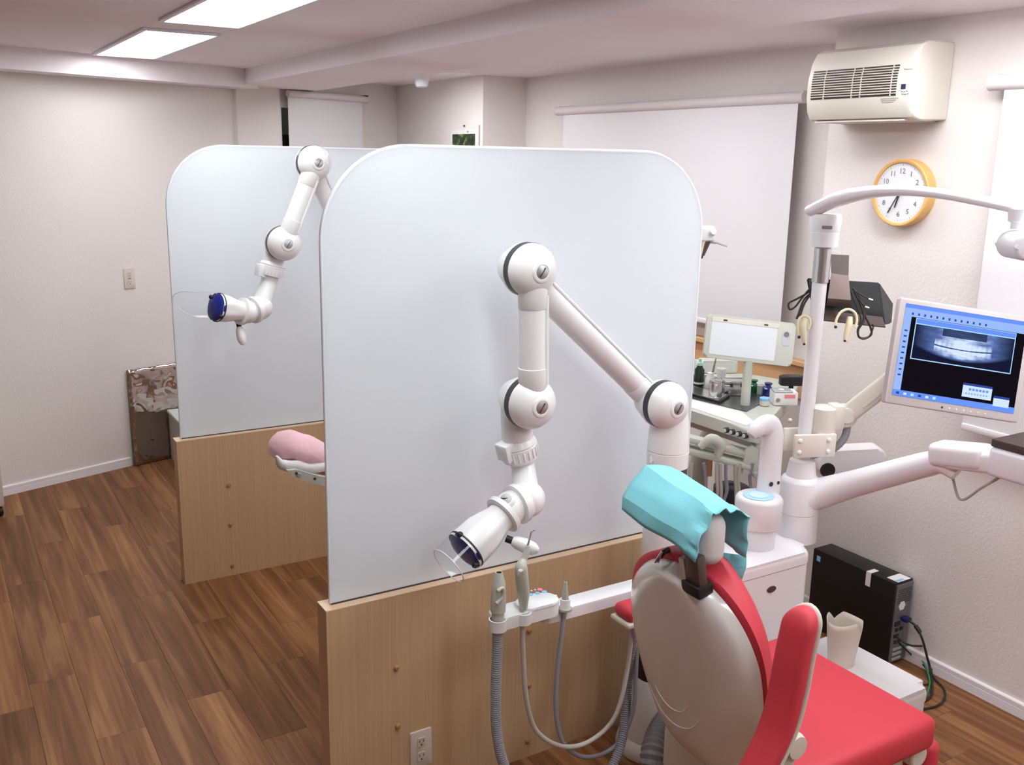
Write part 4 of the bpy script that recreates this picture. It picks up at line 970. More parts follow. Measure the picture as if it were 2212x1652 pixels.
# ================================================================== PC TOWER
X1p = XW-.014
pcx0, pcx1, pcy0, pcy1 = X1p-.105, X1p, 2.075, 2.47
pcz = .335
pc_ = thing('desktop_computer', 'slim black desktop computer standing on the floor against the wall', 'computer', ((pcx0+pcx1)/2, (pcy0+pcy1)/2, 0))
bm = B(); box(bm, pcx0, pcx1, pcy0+.006, pcy1, .006, pcz, .004, 2); simple('case', bm, M_BLACKM, pc_, 30)
bm = B(); box(bm, pcx0, pcx0+.02, pcy0+.05, pcy0+.08, 0, .008); box(bm, pcx1-.02, pcx1, pcy0+.05, pcy0+.08, 0, .008); box(bm, pcx0, pcx0+.02, pcy1-.08, pcy1-.05, 0, .008); box(bm, pcx1-.02, pcx1, pcy1-.08, pcy1-.05, 0, .008); simple('feet', bm, M_BLACK, pc_, 0)
bm = B(); box(bm, pcx0+.008, pcx1-.004, pcy0+.001, pcy0+.007, .012, pcz-.008, .001, 1); rp = simple('rear_panel', bm, mat('rear_panel_grey', (.16, .165, .17), .4, .3), pc_, 0)
bm = B()
for i in range(9):
    for j in range(7): lathe(bm, (pcx0+.018+i*.0088+(j % 2)*.0044, pcy0+.001, pcz-.03-j*.0085), (0, -1, 0), [(0, .0031), (.0006, .0031)], 6)
simple('vent_holes', bm, M_INK, rp, 0)
bm = B(); lathe(bm, (pcx0+.045, pcy0+.0005, pcz-.095), (0, -1, 0), [(0, .019), (.0012, .019), (.0012, .016)], 6); simple('fan_hub', bm, M_TRIM, rp, 0)
for i, (dx, dz, w_, h_) in enumerate(((.03, .17, .03, .018), (.03, .145, .016, .014), (.055, .145, .016, .014), (.03, .12, .028, .012), (.03, .095, .016, .014), (.055, .095, .016, .014), (.045, .065, .05, .010), (.045, .045, .05, .010), (.045, .025, .05, .010))):
    bm = B(); cbox(bm, (pcx0+dx, pcy0-.0005, dz), (w_, .004, h_), .0008, 1); simple('port', bm, M_BLACK if i < 6 else M_GREYD, rp, 0)
bm = B(); cbox(bm, ((pcx0+pcx1)/2+.005, pcy0+.035, pcz+.0004), (.075, .05, .0008)); st = simple('sticker', bm, M_PAPER, pc_, 0)
bm = B(); cbox(bm, ((pcx0+pcx1)/2-.010, pcy0+.020, pcz+.0009), (.04, .012, .0006)); simple('sticker_print', bm, M_BTNB, st, 0)
bm = B(); cbox(bm, (pcx0+.022, pcy0+.125, pcz+.0004), (.044, .022, .0008)); cbox(bm, (pcx0-.0004, pcy0+.125, pcz-.028), (.0008, .022, .056)); simple('asset_label', bm, M_PAPER, pc_, 0)
bm = B(); cbox(bm, (pcx0-.0004, pcy1-.030, pcz-.035), (.0008, .018, .022)); simple('blue_badge', bm, M_BTNB, pc_, 0)
# its cables
def fc(name, label, pts, r, m): 
    bm = B(); tube(bm, pts, r, 10, 10); return tag(mesh_obj(name, bm, m, None, 60), label, 'cable')
vg = Vector((pcx0+.055, pcy0-.003, .19))
t = thing('video_cable', 'video cable with a dark blue plug at the back of the computer', 'cable', vg)
bm = B(); cbox(bm, (vg.x, vg.y-.014, vg.z), (.03, .028, .016), .003, 2); simple('plug', bm, mat('navy_plug', (.01, .015, .08), .4), t)
def fl(x, y, z=0.): return atz(x, y, z)
bm = B(); tube(bm, [vg+Vector((0, -.028, 0)), vg+Vector((.004, -.055, -.012)), vg+Vector((.006, -.085, -.05)), fl(2003, 1420, .06), fl(2010, 1450, .012), fl(2012, 1500, .006), fl(1985, 1515, .006), fl(1950, 1500, .006)], .0045, 10, 8); simple('lead', bm, M_CABLE, t)
bm = B(); q = vg+Vector((.004, -.052, -.010)); cyl(bm, q, q+Vector((.002, -.022, -.02)), .008, n=12); simple('ferrite', bm, M_BLACK, t)
fc('power_cable', 'black power cable looping widest on the floor behind the computer', [Vector((pcx0+.03, pcy0, .12)), Vector((pcx0+.05, pcy0-.05, .10)), fl(2020, 1400, .05), fl(2012, 1452, .012), fl(2040, 1490, .006), fl(2034, 1518, .006), fl(2000, 1530, .006), fl(1960, 1528, .006)], .004, M_CABLE)
fc('mouse_cable', 'thin dark cable curling next to the skirting behind the computer', [Vector((pcx0+.05, pcy0, .09)), fl(1975, 1420, .02), fl(1998, 1440, .015), fl(2010, 1470, .010), fl(2000, 1478, .006), fl(1975, 1476, .006), fl(1950, 1470, .006)], .003, M_CABLE)
fc('network_cable', 'bright green network cable on the floor behind the computer', [Vector((pcx0+.06, pcy0, .08)), fl(1972, 1398, .045), fl(1992, 1425, .03), fl(2005, 1455, .014), fl(2008, 1480, .010), fl(1995, 1512, .006), fl(1970, 1524, .006)], .003, M_GREENC)

# ================================================================== WALL HEATER
XF = 2.868
ac = thing('wall_heater', 'cream wall-mounted air conditioner with a slatted grille above the clock', 'air conditioner', (XW-.1, 2.38, 2.0))
YA0, YA1 = 2.172, 2.622
prof = [(XW-.0005, 1.998), (2.935, 1.992), (2.895, 2.003), (2.878, 2.03), (2.869, 2.08), (2.870, 2.14), (2.884, 2.20), (2.908, 2.238), (2.94, 2.252), (XW-.0005, 2.256)]
bm = B(); M = frame((0, YA0+.03, 0), (1, 0, 0), (0, 0, 1)); 
prism(bm, [(x, z) for x, z in prof], -(YA1-YA0-.03), 0, M); simple('body', bm, M_IVORY, ac, 30)
bm = B(); M2 = frame((0, YA0, 0), (1, 0, 0), (0, 0, 1)); pr3 = [(x, z) for x, z in prof]
prism(bm, pr3, -.031, 0, M2, .010, 3); simple('end_cap', bm, M_IVORY, ac, 30)
bm = B(); box(bm, 2.90, XW-.001, YA0+.04, YA1-.02, 1.9925, 1.998); simple('outlet_flap', bm, M_BEIGE, ac, 0)
gy1, gy0 = 2.603, 2.232
def fxz(z):
    for (xa, za_), (xb, zb_) in zip(prof[2:], prof[3:]):
        if za_ <= z <= zb_: return xa+(xb-xa)*(z-za_)/(zb_-za_)
    return XF
gz1, gz0 = atx(1850, 146, 2.875).z, atx(1850, 211, 2.869).z
bm = B(); rows = [[(fxz(gz0+(gz1-gz0)*k/8)-.0008, y, gz0+(gz1-gz0)*k/8) for y in (gy0, gy1)] for k in range(9)]
grid(bm, rows); simple('grille_recess', bm, M_BROWN, ac, 0)
NS = 12
for i in range(NS):
    z = gz0+(gz1-gz0)*(i+.95)/NS; bm = B(); x = fxz(z); cbox(bm, (x-.002, (gy0+gy1)/2, z), (.006, gy1-gy0, (gz1-gz0)/NS*.42), .001, 1); simple('slat', bm, M_IVORY, ac, 0)
for y in (gy0+.022, gy0+.148, gy0+.185, gy0+.31):
    bm = B()
    for k in range(6):
        z0_, z1_ = gz0+(gz1-gz0)*k/6, gz0+(gz1-gz0)*(k+1)/6; x = fxz((z0_+z1_)/2); cbox(bm, (x-.001, y, (z0_+z1_)/2), (.005, .0035, z1_-z0_))
    simple('grille_rib', bm, M_IVORY, ac, 0)
def fm(y, z, off=.0006): return frame((fxz(z)-off, y, z), (0, -1, 0), (0, 0, 1))
q = atx(1962, 149, 2.872); text('Panasonic', .0085, fm(q.y, q.z), M_INK2, ac)
q = atx(1964, 155, 2.872); text('DS-FWX', .005, fm(q.y, q.z), M_INK2, ac) if False else None
q = atx(1952, 187, 2.87); bm = B(); prism(bm, rrect(.018, .016, .001, 2), 0, .001, fm(q.y, q.z)); simple('receiver_window', bm, mat('dark_window', (.01, .015, .05), .2), ac, 0)
for dy, dz in ((.004, -.016), (-.006, -.017), (-.016, -.015), (.0, -.024), (-.010, -.025), (-.020, -.024)):
    bm = B(); prism(bm, rrect(.007, .003, .0008, 1), 0, .0008, fm(q.y+dy, q.z+dz)); simple('indicator', bm, M_INK2, ac, 0)
q = atx(1920, 215, 2.869)
for k in range(3):
    bm = B(); prism(bm, rrect(.072-.012*k, .0028, .0006, 1), 0, .0007, fm(q.y+.004*k, q.z+.004-k*.006)); simple('warning_text', bm, mat('warning_grey', (.38, .36, .34), .6), ac, 0)

# ================================================================== CLOCK
ck = thing('wall_clock', 'round wall clock with a wooden rim and black numerals below the air conditioner', 'clock', (XW, 2.305, 1.75))
yk, zk2, rk, dk = 2.300, 1.7475, .1195, .046
bm = B(); lathe(bm, (XW-.0005, yk, zk2), (-1, 0, 0), [(0, rk), (dk-.003, rk), (dk, rk-.003), (dk, rk-.010), (dk-.002, rk-.013), (.036, rk-.014)], 64, True, False); simple('rim', bm, M_CLOCKWOOD, ck, 40)
XD = XW-.0395
bm = B(); lathe(bm, (XW-.0370, yk, zk2), (-1, 0, 0), [(0, rk-.0125), (.002, rk-.0125)], 64); simple('dial', bm, M_FACE, ck, 30)
def cm(th, r, off=.0012): return frame((XD-off+.0005, yk-r*math.sin(th), zk2+r*math.cos(th)), (0, -1, 0), (0, 0, 1))
for k in range(1, 13): text(str(k), .0265, cm(2*PI*k/12, .076), M_INK2, ck, 'numeral')
for k in range(60):
    th = 2*PI*k/60; l = .007 if k % 5 == 0 else .004; wv = .0012 if k % 5 == 0 else .0007
    bm = B(); M = frame((XD-.0004, yk-.0985*math.sin(th), zk2+.0985*math.cos(th)), (0, -math.cos(th), -math.sin(th)), (0, -math.sin(th), math.cos(th))); prism(bm, rrect(wv, l, .0002, 1), 0, .0006, M); simple('tick', bm, M_INK2, ck, 0)
def hand(th, l, tail, wv, off, m=M_INK):
    bm = B(); M = frame((XD-off, yk, zk2), (0, -math.cos(th), -math.sin(th)), (0, -math.sin(th), math.cos(th)))
    prism(bm, [(-wv/2, -tail), (wv/2, -tail), (wv*.35, l), (-wv*.35, l)], 0, .0012, M); return simple('hand', bm, m, ck, 0)
hand(2*PI*(6+33/60)/12, .055, .020, .007, .003); hand(2*PI*35/60, .085, .018, .0045, .005); hand(2*PI*46/60, .03, .02, .0016, .007, mat('second_hand', (.08, .09, .2), .5))
bm = B(); lathe(bm, (XD-.002, yk, zk2), (-1, 0, 0), [(0, .005), (.007, .0045), (.008, 0)], 16); simple('hub', bm, M_INK, ck)

# ================================================================== ROLLER BLINDS
def blind(label, X, y0, y1, ztube, zbot, ty0, ty1, r=.022, wall=XR):
    t = thing('roller_blind', label, 'blind', (X, (y0+y1)/2, ztube), group='white roller blinds')
    bm = B(); cyl(bm, (X, ty0, ztube), (X, ty1, ztube), r, n=24); simple('roller_tube', bm, M_BLINDT, t)
    for y, s in ((ty0, -1), (ty1, 1)):
        bm = B(); lathe(bm, (X, y, ztube), (0, s, 0), [(0, r*1.02), (.018, r*1.02), (.02, r*.8)], 20); simple('end_cap', bm, M_BLINDT, t)
        bm = B(); box(bm, X-.004, wall, y-.006, y+.006, ztube-r*.6, ztube+r*1.15); simple('bracket', bm, M_TRIM, t, 0)
    bm = B(); box(bm, X-r*.2, X-r*.2+.0016, y0, y1, zbot, ztube); simple('cloth', bm, M_BLIND, t, 0)
    bm = B(); box(bm, X-r*.2-.006, X-r*.2+.008, y0, y1, zbot-.022, zbot+.002, .004, 2); simple('bottom_bar', bm, M_TRIM, t)
    return t
blind('wide white roller blind on the recessed wall behind the partition', 3.30, 3.056, 4.848, 2.121, 1.085, 3.04, 4.905, .025)
blind('white roller blind hanging beside the clock on the bright wall', 3.02, .55, 1.936, 2.108, .98, .52, 1.972, .024, XW)
# screen over the store-room opening in the slanted wall
t = thing('roller_blind', 'pale grey roller screen hanging in front of the store-room doorway', 'blind', wp(2.42, .06))
a = onW(617, 250, .06); b = onW(778, 250, .06)
bm = B(); wslab(bm, a.x, b.x, .1, 2.222, .062, .060); simple('cloth', bm, M_BLIND, t, 0)
q0, q1 = wp(a.x-.01, .075), wp(b.x+.03, .075)
bm = B(); cyl(bm, (q0.x, q0.y, 2.226), (q1.x, q1.y, 2.226), .022, n=20); simple('roller_tube', bm, M_BLINDT, t)
bm = B(); wslab(bm, b.x+.005, b.x+.03, 2.215, 2.252, .09, -.001); simple('bracket', bm, M_BROWN, t, 0)

# ================================================================== CEILING DETECTOR, CALENDAR
q = atz(911, 166, ZC); t = thing('smoke_detector', 'small white domed detector on the ceiling above the partitions', 'detector', q)
bm = B(); lathe(bm, q, (0, 0, -1), [(0, .052), (.018, .052), (.022, .046)], 28); simple('base', bm, M_WHITE, t)
bm = B(); lathe(bm, q, (0, 0, -1), [(.022, .044), (.045, .043), (.060, .036), (.066, .02), (.067, 0)], 28); simple('dome', bm, mat('detector_dome', (.78, .80, .86), .3), t)
q = atz(985, 158, ZC); t = thing('ceiling_vent', 'flat round white vent plate on the ceiling near the detector', 'vent', q)
bm = B(); lathe(bm, q, (0, 0, -1), [(0, .10), (.004, .10), (.008, .085), (.008, .04), (.012, .03), (.012, 0)], 32); simple('plate', bm, M_TRIM, t)
XP = PILX
c0, c1 = atx(974, 282, XP), atx(1031, 278, XP)
cal = thing('wall_calendar', 'white picture calendar with a green forest photo on the pillar wall', 'calendar', atx(1005, 300, XP))
def calq(y0, y1, z0, z1, th, m, name, par): bm = B(); box(bm, XP-th, XP-.0004, y0, y1, z0, z1); return simple(name, bm, m, par, 0)
ztop_ = (c0.z+c1.z)/2
sheet = calq(c1.y, c0.y, ztop_-.45, ztop_, .002, M_PAPER, 'sheet', cal)
def forest():
    m = bpy.data.materials.new('forest_print'); m.use_nodes = True; nt = m.node_tree; b = nt.nodes['Principled BSDF']; tc = nt.nodes.new('ShaderNodeTexCoord')
    n = nt.nodes.new('ShaderNodeTexNoise'); n.inputs['Scale'].default_value = 22; n.inputs['Detail'].default_value = 6; cr = nt.nodes.new('ShaderNodeValToRGB'); e = cr.color_ramp.elements
    e[0].position = .4; e[0].color = (.008, .012, .008, 1); e[1].position = .72; e[1].color = (.30, .42, .06, 1); k = e.new(.55); k.color = (.025, .07, .02, 1)
    nt.links.new(tc.outputs['Object'], n.inputs['Vector']); nt.links.new(n.outputs['Fac'], cr.inputs[0]); nt.links.new(cr.outputs[0], b.inputs['Base Color']); b.inputs['Roughness'].default_value = .5; return m
p0, p1 = atx(978, 290, XP), atx(1027, 290, XP)
calq(p1.y, p0.y, p0.z-.22, p0.z, .0026, forest(), 'picture', sheet)
q = atx(1011, 285, XP); text('HF', .022, frame((XP-.0022, q.y, q.z), (0, -1, 0), (0, 0, 1)), M_INK, sheet)
q = atx(1004, 272, XP); bm = B(); lathe(bm, (XP, q.y, q.z), (-1, 0, 0), [(0, .006), (.008, .006)], 10); simple('pin', bm, M_STEELD, cal)
q = atx(1036, 270, XP); o = B(); box(o, XP-.004, XP-.0004, q.y-.008, q.y+.006, q.z-.6, q.z); o = simple('cable_cover', o, M_GREYD, None, 0); tag(o, 'thin grey vertical strip beside the calendar at the pillar edge', 'strip')

# ================================================================== BACK OF THE ROOM
fb = thing('foil_board', 'board wrapped in crinkled silver foil leaning on the back wall beside the skirting', 'foil board', wp(1.2, .03))
xa, xb = .962, 1.62
rows = []
for i in range(25):
    f = i/24; z = .004+.582*f; r = []
    for j in range(27):
        g = j/26; x = xa+(xb-xa)*g; off = .040-.030*f+.006*noise.noise(Vector((x*9, z*9, 1)))+.004*noise.noise(Vector((x*22, z*22, 4)))
        q = wp(x, off); q.z = z+(.005*noise.noise(Vector((x*25, 0, 0))) if i == 24 else 0); r.append(q)
    rows.append(r)
bm = B(); grid(bm, rows); o = simple('foil', bm, M_FOIL, fb, 70); solid(o, .004, -1)
bm = B(); p0, p1 = wp(xa+.005, .03), wp(xb, .03)
prism(bm, [(v.x, v.y) for v in (wp(xa+.004, .001), wp(xb, .001), wp(xb, .004), wp(xa+.004, .004))], .01, .57); simple('backing', bm, M_GREYD, fb, 0)
cb = thing('side_cabinet', 'pale grey-green low cabinet standing behind the far partition in front of the foil board', 'cabinet', (1.42, 5.6, 0))
q = atz(366, 985, 0); X0 = q.x; Y0c = q.y-.05
zt_ = aty(364, 884, Y0c).z
bm = B(); box(bm, X0, X0+.42, Y0c-.42, Y0c, .0, zt_-.02, .004, 1); simple('body', bm, M_CABINET, cb, 0)
bm = B(); box(bm, X0-.008, X0+.428, Y0c-.428, Y0c, zt_-.02, zt_, .004, 1); simple('top', bm, mat('cabinet_top', (.62, .68, .62), .35), cb, 0)
bm = B(); box(bm, X0+.02, X0+.40, Y0c-.426, Y0c-.42, .30, zt_-.04, .002, 1); dr = simple('drawer', bm, M_CABINET, cb, 0)
bm = B(); tube(bm, [(X0+.15, Y0c-.426, .40), (X0+.15, Y0c-.445, .40), (X0+.27, Y0c-.445, .40), (X0+.27, Y0c-.426, .40)], .004, 8, 3); simple('handle', bm, M_STEEL, dr)
bm = B(); box(bm, X0+.02, X0+.40, Y0c-.426, Y0c-.42, .03, .285, .002, 1); simple('drawer', bm, M_CABINET, cb, 0)
# wheeled cart at the left frame edge
q = atz(8, 1122, 0); ct = thing('wheeled_cart', 'cream wheeled cart standing at the slanted wall, one black caster showing', 'cart', (q.x-.25, q.y+.15, 0))
e = atz(12, 1093, .055)
ct.location = (e.x, e.y, 0); ct.rotation_euler = (0, 0, math.atan(.335)); WM[ct.name] = Matrix.Translation((e.x, e.y, 0)) @ Matrix.Rotation(math.atan(.335), 4, 'Z')
def KP(n, bm, m, par=None, sm=30): bm.transform(WM[ct.name]); return mesh_obj(n, bm, m, par or ct, sm)
bm = B(); box(bm, -.50, 0, 0, .26, .055, .62, .012, 2); KP('body', bm, mat('cart_paint', (.60, .56, .47), .5))
for z0_, z1_ in ((.10, .34), (.36, .60)):
    bm = B(); box(bm, -.47, -.03, -.004, 0, z0_, z1_, .002, 1); KP('drawer', bm, mat('cart_drawer', (.66, .62, .53), .5))
for dx in (-.02, -.42):
    for dy in (.03, .23):
        bm = B(); lathe(bm, (dx-.012, dy, .026), (1, 0, 0), [(0, .020), (.002, .026), (.022, .026), (.024, .020)], 20); wh = KP('caster', bm, M_BLACK)
        bm = B(); lathe(bm, (dx-.0135, dy, .026), (1, 0, 0), [(0, .015), (.027, .015)], 16); KP('hubcap', bm, M_SILVER, wh)
        bm = B(); cyl(bm, (dx, dy, .04), (dx, dy, .058), .008, n=10); KP('stem', bm, M_STEEL, wh)

# ================================================================== SECOND CHAIR (next booth)
chair2, C2W, C2Q, C2P = armchair('reclined red dental chair in the far booth, its headrest in a pink and white cover', 2.30, 3.14, 0, math.radians(64), .50)
# headrest with cover
H0 = Vector((1.03, 3.10, .84))
bm = B(); box(bm, -.075, .022, -.125, .125, .60, .74, .045, 5)
for v in bm.verts: v.co += Vector((noise.noise(v.co*19)*.008, 0, noise.noise(v.co*17+Vector((3, 1, 2)))*.008))
hc_ = aty(652, 985, 3.10); hl = aty(598, 972, 3.10)
bm = B(); ud = Vector((.90, -.02, -.36)).normalized()
tube(bm, [hl+Vector((-.005, .0, -.03)), hl+Vector((.03, 0, .005)), hc_+Vector((.0, 0, .02)), hc_+Vector((.09, 0, -.03)), hc_+Vector((.16, 0, -.055))], [.035, .058, .066, .056, .05], 20, 6, True, sx=1.7, sy=.9, up=(0, 0, 1))
for v in bm.verts: v.co += Vector((0, 0, 1))*noise.noise(v.co*22)*.008
mesh_obj('headrest', bm, M_PINK, chair2, 60)['label'] = 'headrest in a pink and white nonwoven cover'
bm = B(); tube(bm, [aty(x, y, 3.0) for x, y in ((598, 985), (610, 1003), (640, 1006), (668, 1012), (700, 1006))], [.006, .028, .028, .030, .02], 16, 6, True, sx=1.0, sy=.7, up=(0, 0, 1))
for v in bm.verts: v.co += Vector((0, 0, 1))*noise.noise(v.co*26)*.006
mesh_obj('cover_hem', bm, M_BAG, chair2, 60)
g0 = [aty(x, y, 2.96) for x, y in ((620, 1016), (640, 1014), (690, 1028), (740, 1036), (738, 1060), (694, 1048), (640, 1034))]
o = plate(g0, .02, M_GREY, 'headrest_bracket', chair2, Vector((0, 1, 0)))
for x, y in ((640, 1022), (646, 1026), (680, 1034)):
    bm = B(); lathe(bm, aty(x, y, 2.96), (0, -1, 0), [(0, .009 if x == 646 else .005), (.004, .007 if x == 646 else .004)], 12); simple('bracket_screw', bm, M_GREYD if x == 646 else M_INK, chair2)

# ================================================================== DOCTOR TABLE (next booth)
ZT2 = .92
dt = thing('doctor_table', 'grey-green dental instrument table with control knobs behind the front partition', 'instrument table', atz(1600, 900, ZT2))
tp_px = [(1641, 931), (1652, 920), (1668, 902), (1690, 876), (1712, 852), (1727, 834), (1722, 824), (1640, 810), (1560, 800), (1440, 790), (1380, 850), (1430, 866), (1500, 889), (1575, 913), (1620, 928)]
poly = [atz(x, y, ZT2) for x, y in tp_px]
poly2 = [(q.x, q.y) for q in poly]
bm = B(); prism(bm, poly2, ZT2-.045, ZT2, None, .012, 3); simple('table_body', bm, M_GREY, dt, 40)
cxm = sum(q[0] for q in poly2)/len(poly2); cym = sum(q[1] for q in poly2)/len(poly2)
bm = B(); prism(bm, [(cxm+(x-cxm)*.90, cym+(y-cym)*.90) for x, y in poly2], ZT2-.075, ZT2-.045); simple('underside', bm, M_GREYD, dt, 30)
sm = [atz(x, y, ZT2) for x, y in ((1440, 805), (1530, 812), (1640, 832), (1652, 868), (1612, 890), (1400, 838))]
bm = B(); prism(bm, [(q.x, q.y) for q in sm], ZT2+.0003, ZT2+.003); simple('steel_mat', bm, mat('dark_mat', (.10, .105, .105), .25, .6), dt, 0)
sp_ = [atz(x, y, ZT2) for x, y in ((1400, 842), (1602, 890), (1630, 912), (1612, 920), (1500, 883), (1390, 852))]
bm = B(); prism(bm, [(q.x, q.y) for q in sp_], ZT2+.0004, ZT2+.002); simple('paper_sheet', bm, M_PAPER, dt, 0)
for (x, y) in ((1563, 930), (1576, 934), (1590, 938), (1604, 942)):
    q = atz(x, y, ZT2-.022); nrm = Vector((-1, .05, 0)); bm = B(); lathe(bm, q+Vector((.01, 0, 0)), nrm, [(-.01, .0105), (.003, .0105), (.003, .008)], 16); kb = simple('knob', bm, M_INK, dt)
    bm = B(); lathe(bm, q+Vector((.01, 0, 0)), nrm, [(.0, .0075), (.006, .007), (.007, 0)], 14); simple('knob_cap', bm, M_GREY, kb)
for (x, y) in ((1662, 923), (1707, 908), (1640, 941)):
    q = atz(x, y, ZT2-.02); bm = B(); ball(bm, q+(CAM-q).normalized()*.012, .0085, (0, 0, 1), 12, 8); simple('side_button', bm, M_IVORY, dt)
# support arm to the wall side
bm = B(); q = atz(1600, 850, ZT2-.09); tube(bm, [(q.x, q.y, ZT2-.08), (q.x+.05, q.y+.15, ZT2-.20), (q.x+.06, q.y+.30, .40), (q.x+.06, q.y+.32, .02)], [.05, .045, .05, .06], 16, 6); simple('support', bm, M_GREYD, dt)
bm = B(); lathe(bm, (q.x+.06, q.y+.32, 0), (0, 0, 1), [(0, .18), (.025, .18), (.04, .1)], 28); simple('foot', bm, M_GREYD, dt)
# handpiece rack under the front
rk_ = [atd(x, y, depth(poly[13])-.03) for x, y in ((1440, 930), (1620, 975), (1632, 1012), (1612, 1022), (1440, 978))]
dr_ = depth(poly[13])-.03
rack = thing('handpiece_rack', 'grey-green handpiece rack hanging below the instrument table', 'handpiece rack', atd(1560, 980, dr_))
bm = B(); M = frame(atd(1530, 957, dr_+.02), atd(1620, 980, dr_)-atd(1530, 957, dr_), (0, 0, 1)); box(bm, -.20, .16, -.012, .012, -.03, .03, .008, 2, M); simple('upper_rail', bm, M_GREY, rack)
bm = B(); box(bm, -.20, .165, -.05, -.028, -.035, .05, .008, 2, M); simple('lower_tray', bm, M_GREY, rack)
bm = B(); M = frame(atd(1622, 990, dr_-.01), _R, Vector((0, 0, 1))); prism(bm, [(-.03, -.055), (.012, -.06), (.026, -.045), (.020, .0), (.026, .035), (.0, .052), (-.02, .03)], -.012, .012, M, .004, 2); ch = simple('end_cheek', bm, M_GREY, rack)
bm = B(); lathe(bm, M @ Vector((-.008, -.03, .012)), M.to_3x3().col[2], [(0, .006), (.003, .005)], 12); simple('screw', bm, M_IVORY, ch)
bm = B(); lathe(bm, M @ Vector((.016, -.055, .0)), M.to_3x3().col[2], [(-.02, .012), (.025, .012), (.03, .009)], 14); simple('lock_knob', bm, M_GREYD, ch)
bm = B(); tube(bm, [atd(1512, 966, dr_-.05), atd(1536, 948, dr_-.06), atd(1556, 962, dr_-.05), atd(1550, 985, dr_-.04)], [.012, .020, .020, .014], 12, 5); simple('handpiece', bm, M_GREY, rack)
for k, (x0, x1, xx) in enumerate(((1520, 1522, 1534), (1548, 1546, 1546), (1556, 1554, 1556), (1568, 1566, 1560), (1588, 1586, 1590), (1600, 1592, 1590), (1626, 1618, 1616), (1494, 1490, 1488))):
    bm = B(); tube(bm, [atd(x0, 1000, dr_-.02), atd(x1+2, 1030, dr_), atd(x1+4, 1060, dr_+.02), atd(xx, 1100, dr_+.05), atd(xx, 1180, dr_+.10)], .0062, 10, 6); o = simple('instrument_hose', bm, M_HOSEL if k % 3 else M_HOSE, rack)
bm = B(); M = frame(atd(1533, 1012, dr_-.01), _R, Vector((0, 0, 1))); prism(bm, rrect(.018, .058, .002, 2), -.002, .002, M); simple('brown_tag', bm, mat('rust_tag', (.30, .12, .05), .6), rack, 0)
# items on the table
def at_t(x, y): return atz(x, y, ZT2+.003)
def vessel(name, label, cat, base, prof, m, parts=(), group=None, n=20):
    t = thing(name, label, cat, base, group=group); bm = B(); lathe(bm, base, (0, 0, 1), prof, n); simple('body', bm, m, t, 40)
    for nm, z, pr, mm in parts:
        bm = B(); lathe(bm, base+Vector((0, 0, z)), (0, 0, 1), pr, n); simple(nm, bm, mm, t, 40)
    return t
t = thing('instrument_tray_small', 'shallow black-rimmed tray under the steel canister on the instrument table', 'tray', at_t(1545, 862))
t.name = 'shallow_tray'; WM[t.name] = Matrix.Translation(at_t(1545, 862))
q4 = [at_t(x, y) for x, y in ((1470, 848), (1555, 872), (1576, 858), (1490, 836))]
bm = B(); prism(bm, [(q.x, q.y) for q in q4], ZT2+.0035, ZT2+.012); simple('tray', bm, M_BLACK, t, 0)
bm = B(); prism(bm, [((q.x-q4[0].x)*.94+q4[0].x+.004, (q.y-q4[0].y)*.94+q4[0].y) for q in q4], ZT2+.012, ZT2+.0135); simple('tray_floor', bm, M_STEEL, t, 0)
b_ = atz(1545, 857, ZT2+.014)
vessel('steel_canister', 'shiny round steel canister with a lid on the shallow tray', 'canister', b_, [(0, .025), (.004, .026), (.055, .026), (.058, .024)], M_STEEL, [('lid', .058, [(0, .0265), (.010, .0265), (.014, .02)], M_STEEL)])
q = at_t(1509, 834); vessel('spray_bottle', 'dark green bottle with a mint green pump next to the pane edge', 'bottle', q, [(0, .019), (.004, .021), (.072, .021), (.085, .012), (.09, .012)], M_DGREEN, [('label', .012, [(0, .0214), (.008, .0214)], M_PAPER), ('pump', .088, [(0, .010), (.014, .010), (.016, .006), (.03, .006), (.032, .003)], M_MINT)])
q = at_t(1533, 838); vessel('tweezer_jar', 'white plastic jar holding a pair of steel tweezers', 'jar', q, [(0, .02), (.002, .021), (.045, .020), (.055, .013), (.066, .014), (.066, .011)], M_PAPER)
tw = thing('tweezers', 'steel tweezers standing in the white plastic jar', 'tweezers', q+Vector((0, 0, .02)))
for k in (-1, 1):
    bm = B(); tube(bm, [q+Vector((0, 0, .025)), q+_R*(.010+k*.002)+Vector((0, 0, .08)), q+_R*.019+Vector((0, 0, .135))], [.0018, .003, .002], 6, 4); simple('prong', bm, M_STEEL, tw)
q = at_t(1557, 822); vessel('paper_beaker', 'plain white beaker behind the steel box', 'beaker', q, [(0, .018), (.055, .022), (.055, .020), (.01, .017)], M_PAPER)
t = thing('steel_box', 'hinged steel instrument box on the instrument table', 'box', at_t(1588, 848))
q = at_t(1588, 850); M = frame((q.x, q.y, ZT2+.003), (_R*.9+_F*.0).normalized(), Vector((_F.x, _F.y, 0)))
bm = B(); box(bm, -.052, .040, -.035, .035, 0, .045, .003, 2, M); simple('body', bm, M_STEEL, t, 30)
bm = B(); box(bm, -.053, .041, -.036, .036, .0455, .060, .003, 2, M); simple('lid', bm, M_STEEL, t, 30)
for dx in (-.025, .018):
    bm = B(); box(bm, dx-.006, dx+.006, -.039, -.035, .036, .052, .001, 1, M); simple('latch', bm, M_STEELD, t, 0)
bp = [(0, .019), (.003, .021), (.028, .021), (.036, .012), (.040, .010), (.044, .015), (.050, .017), (.052, .012)]
q = at_t(1627, 846); vessel('dropper_bottle', 'green glass dropper bottle on the instrument table', 'bottle', q, bp, M_GREENB)
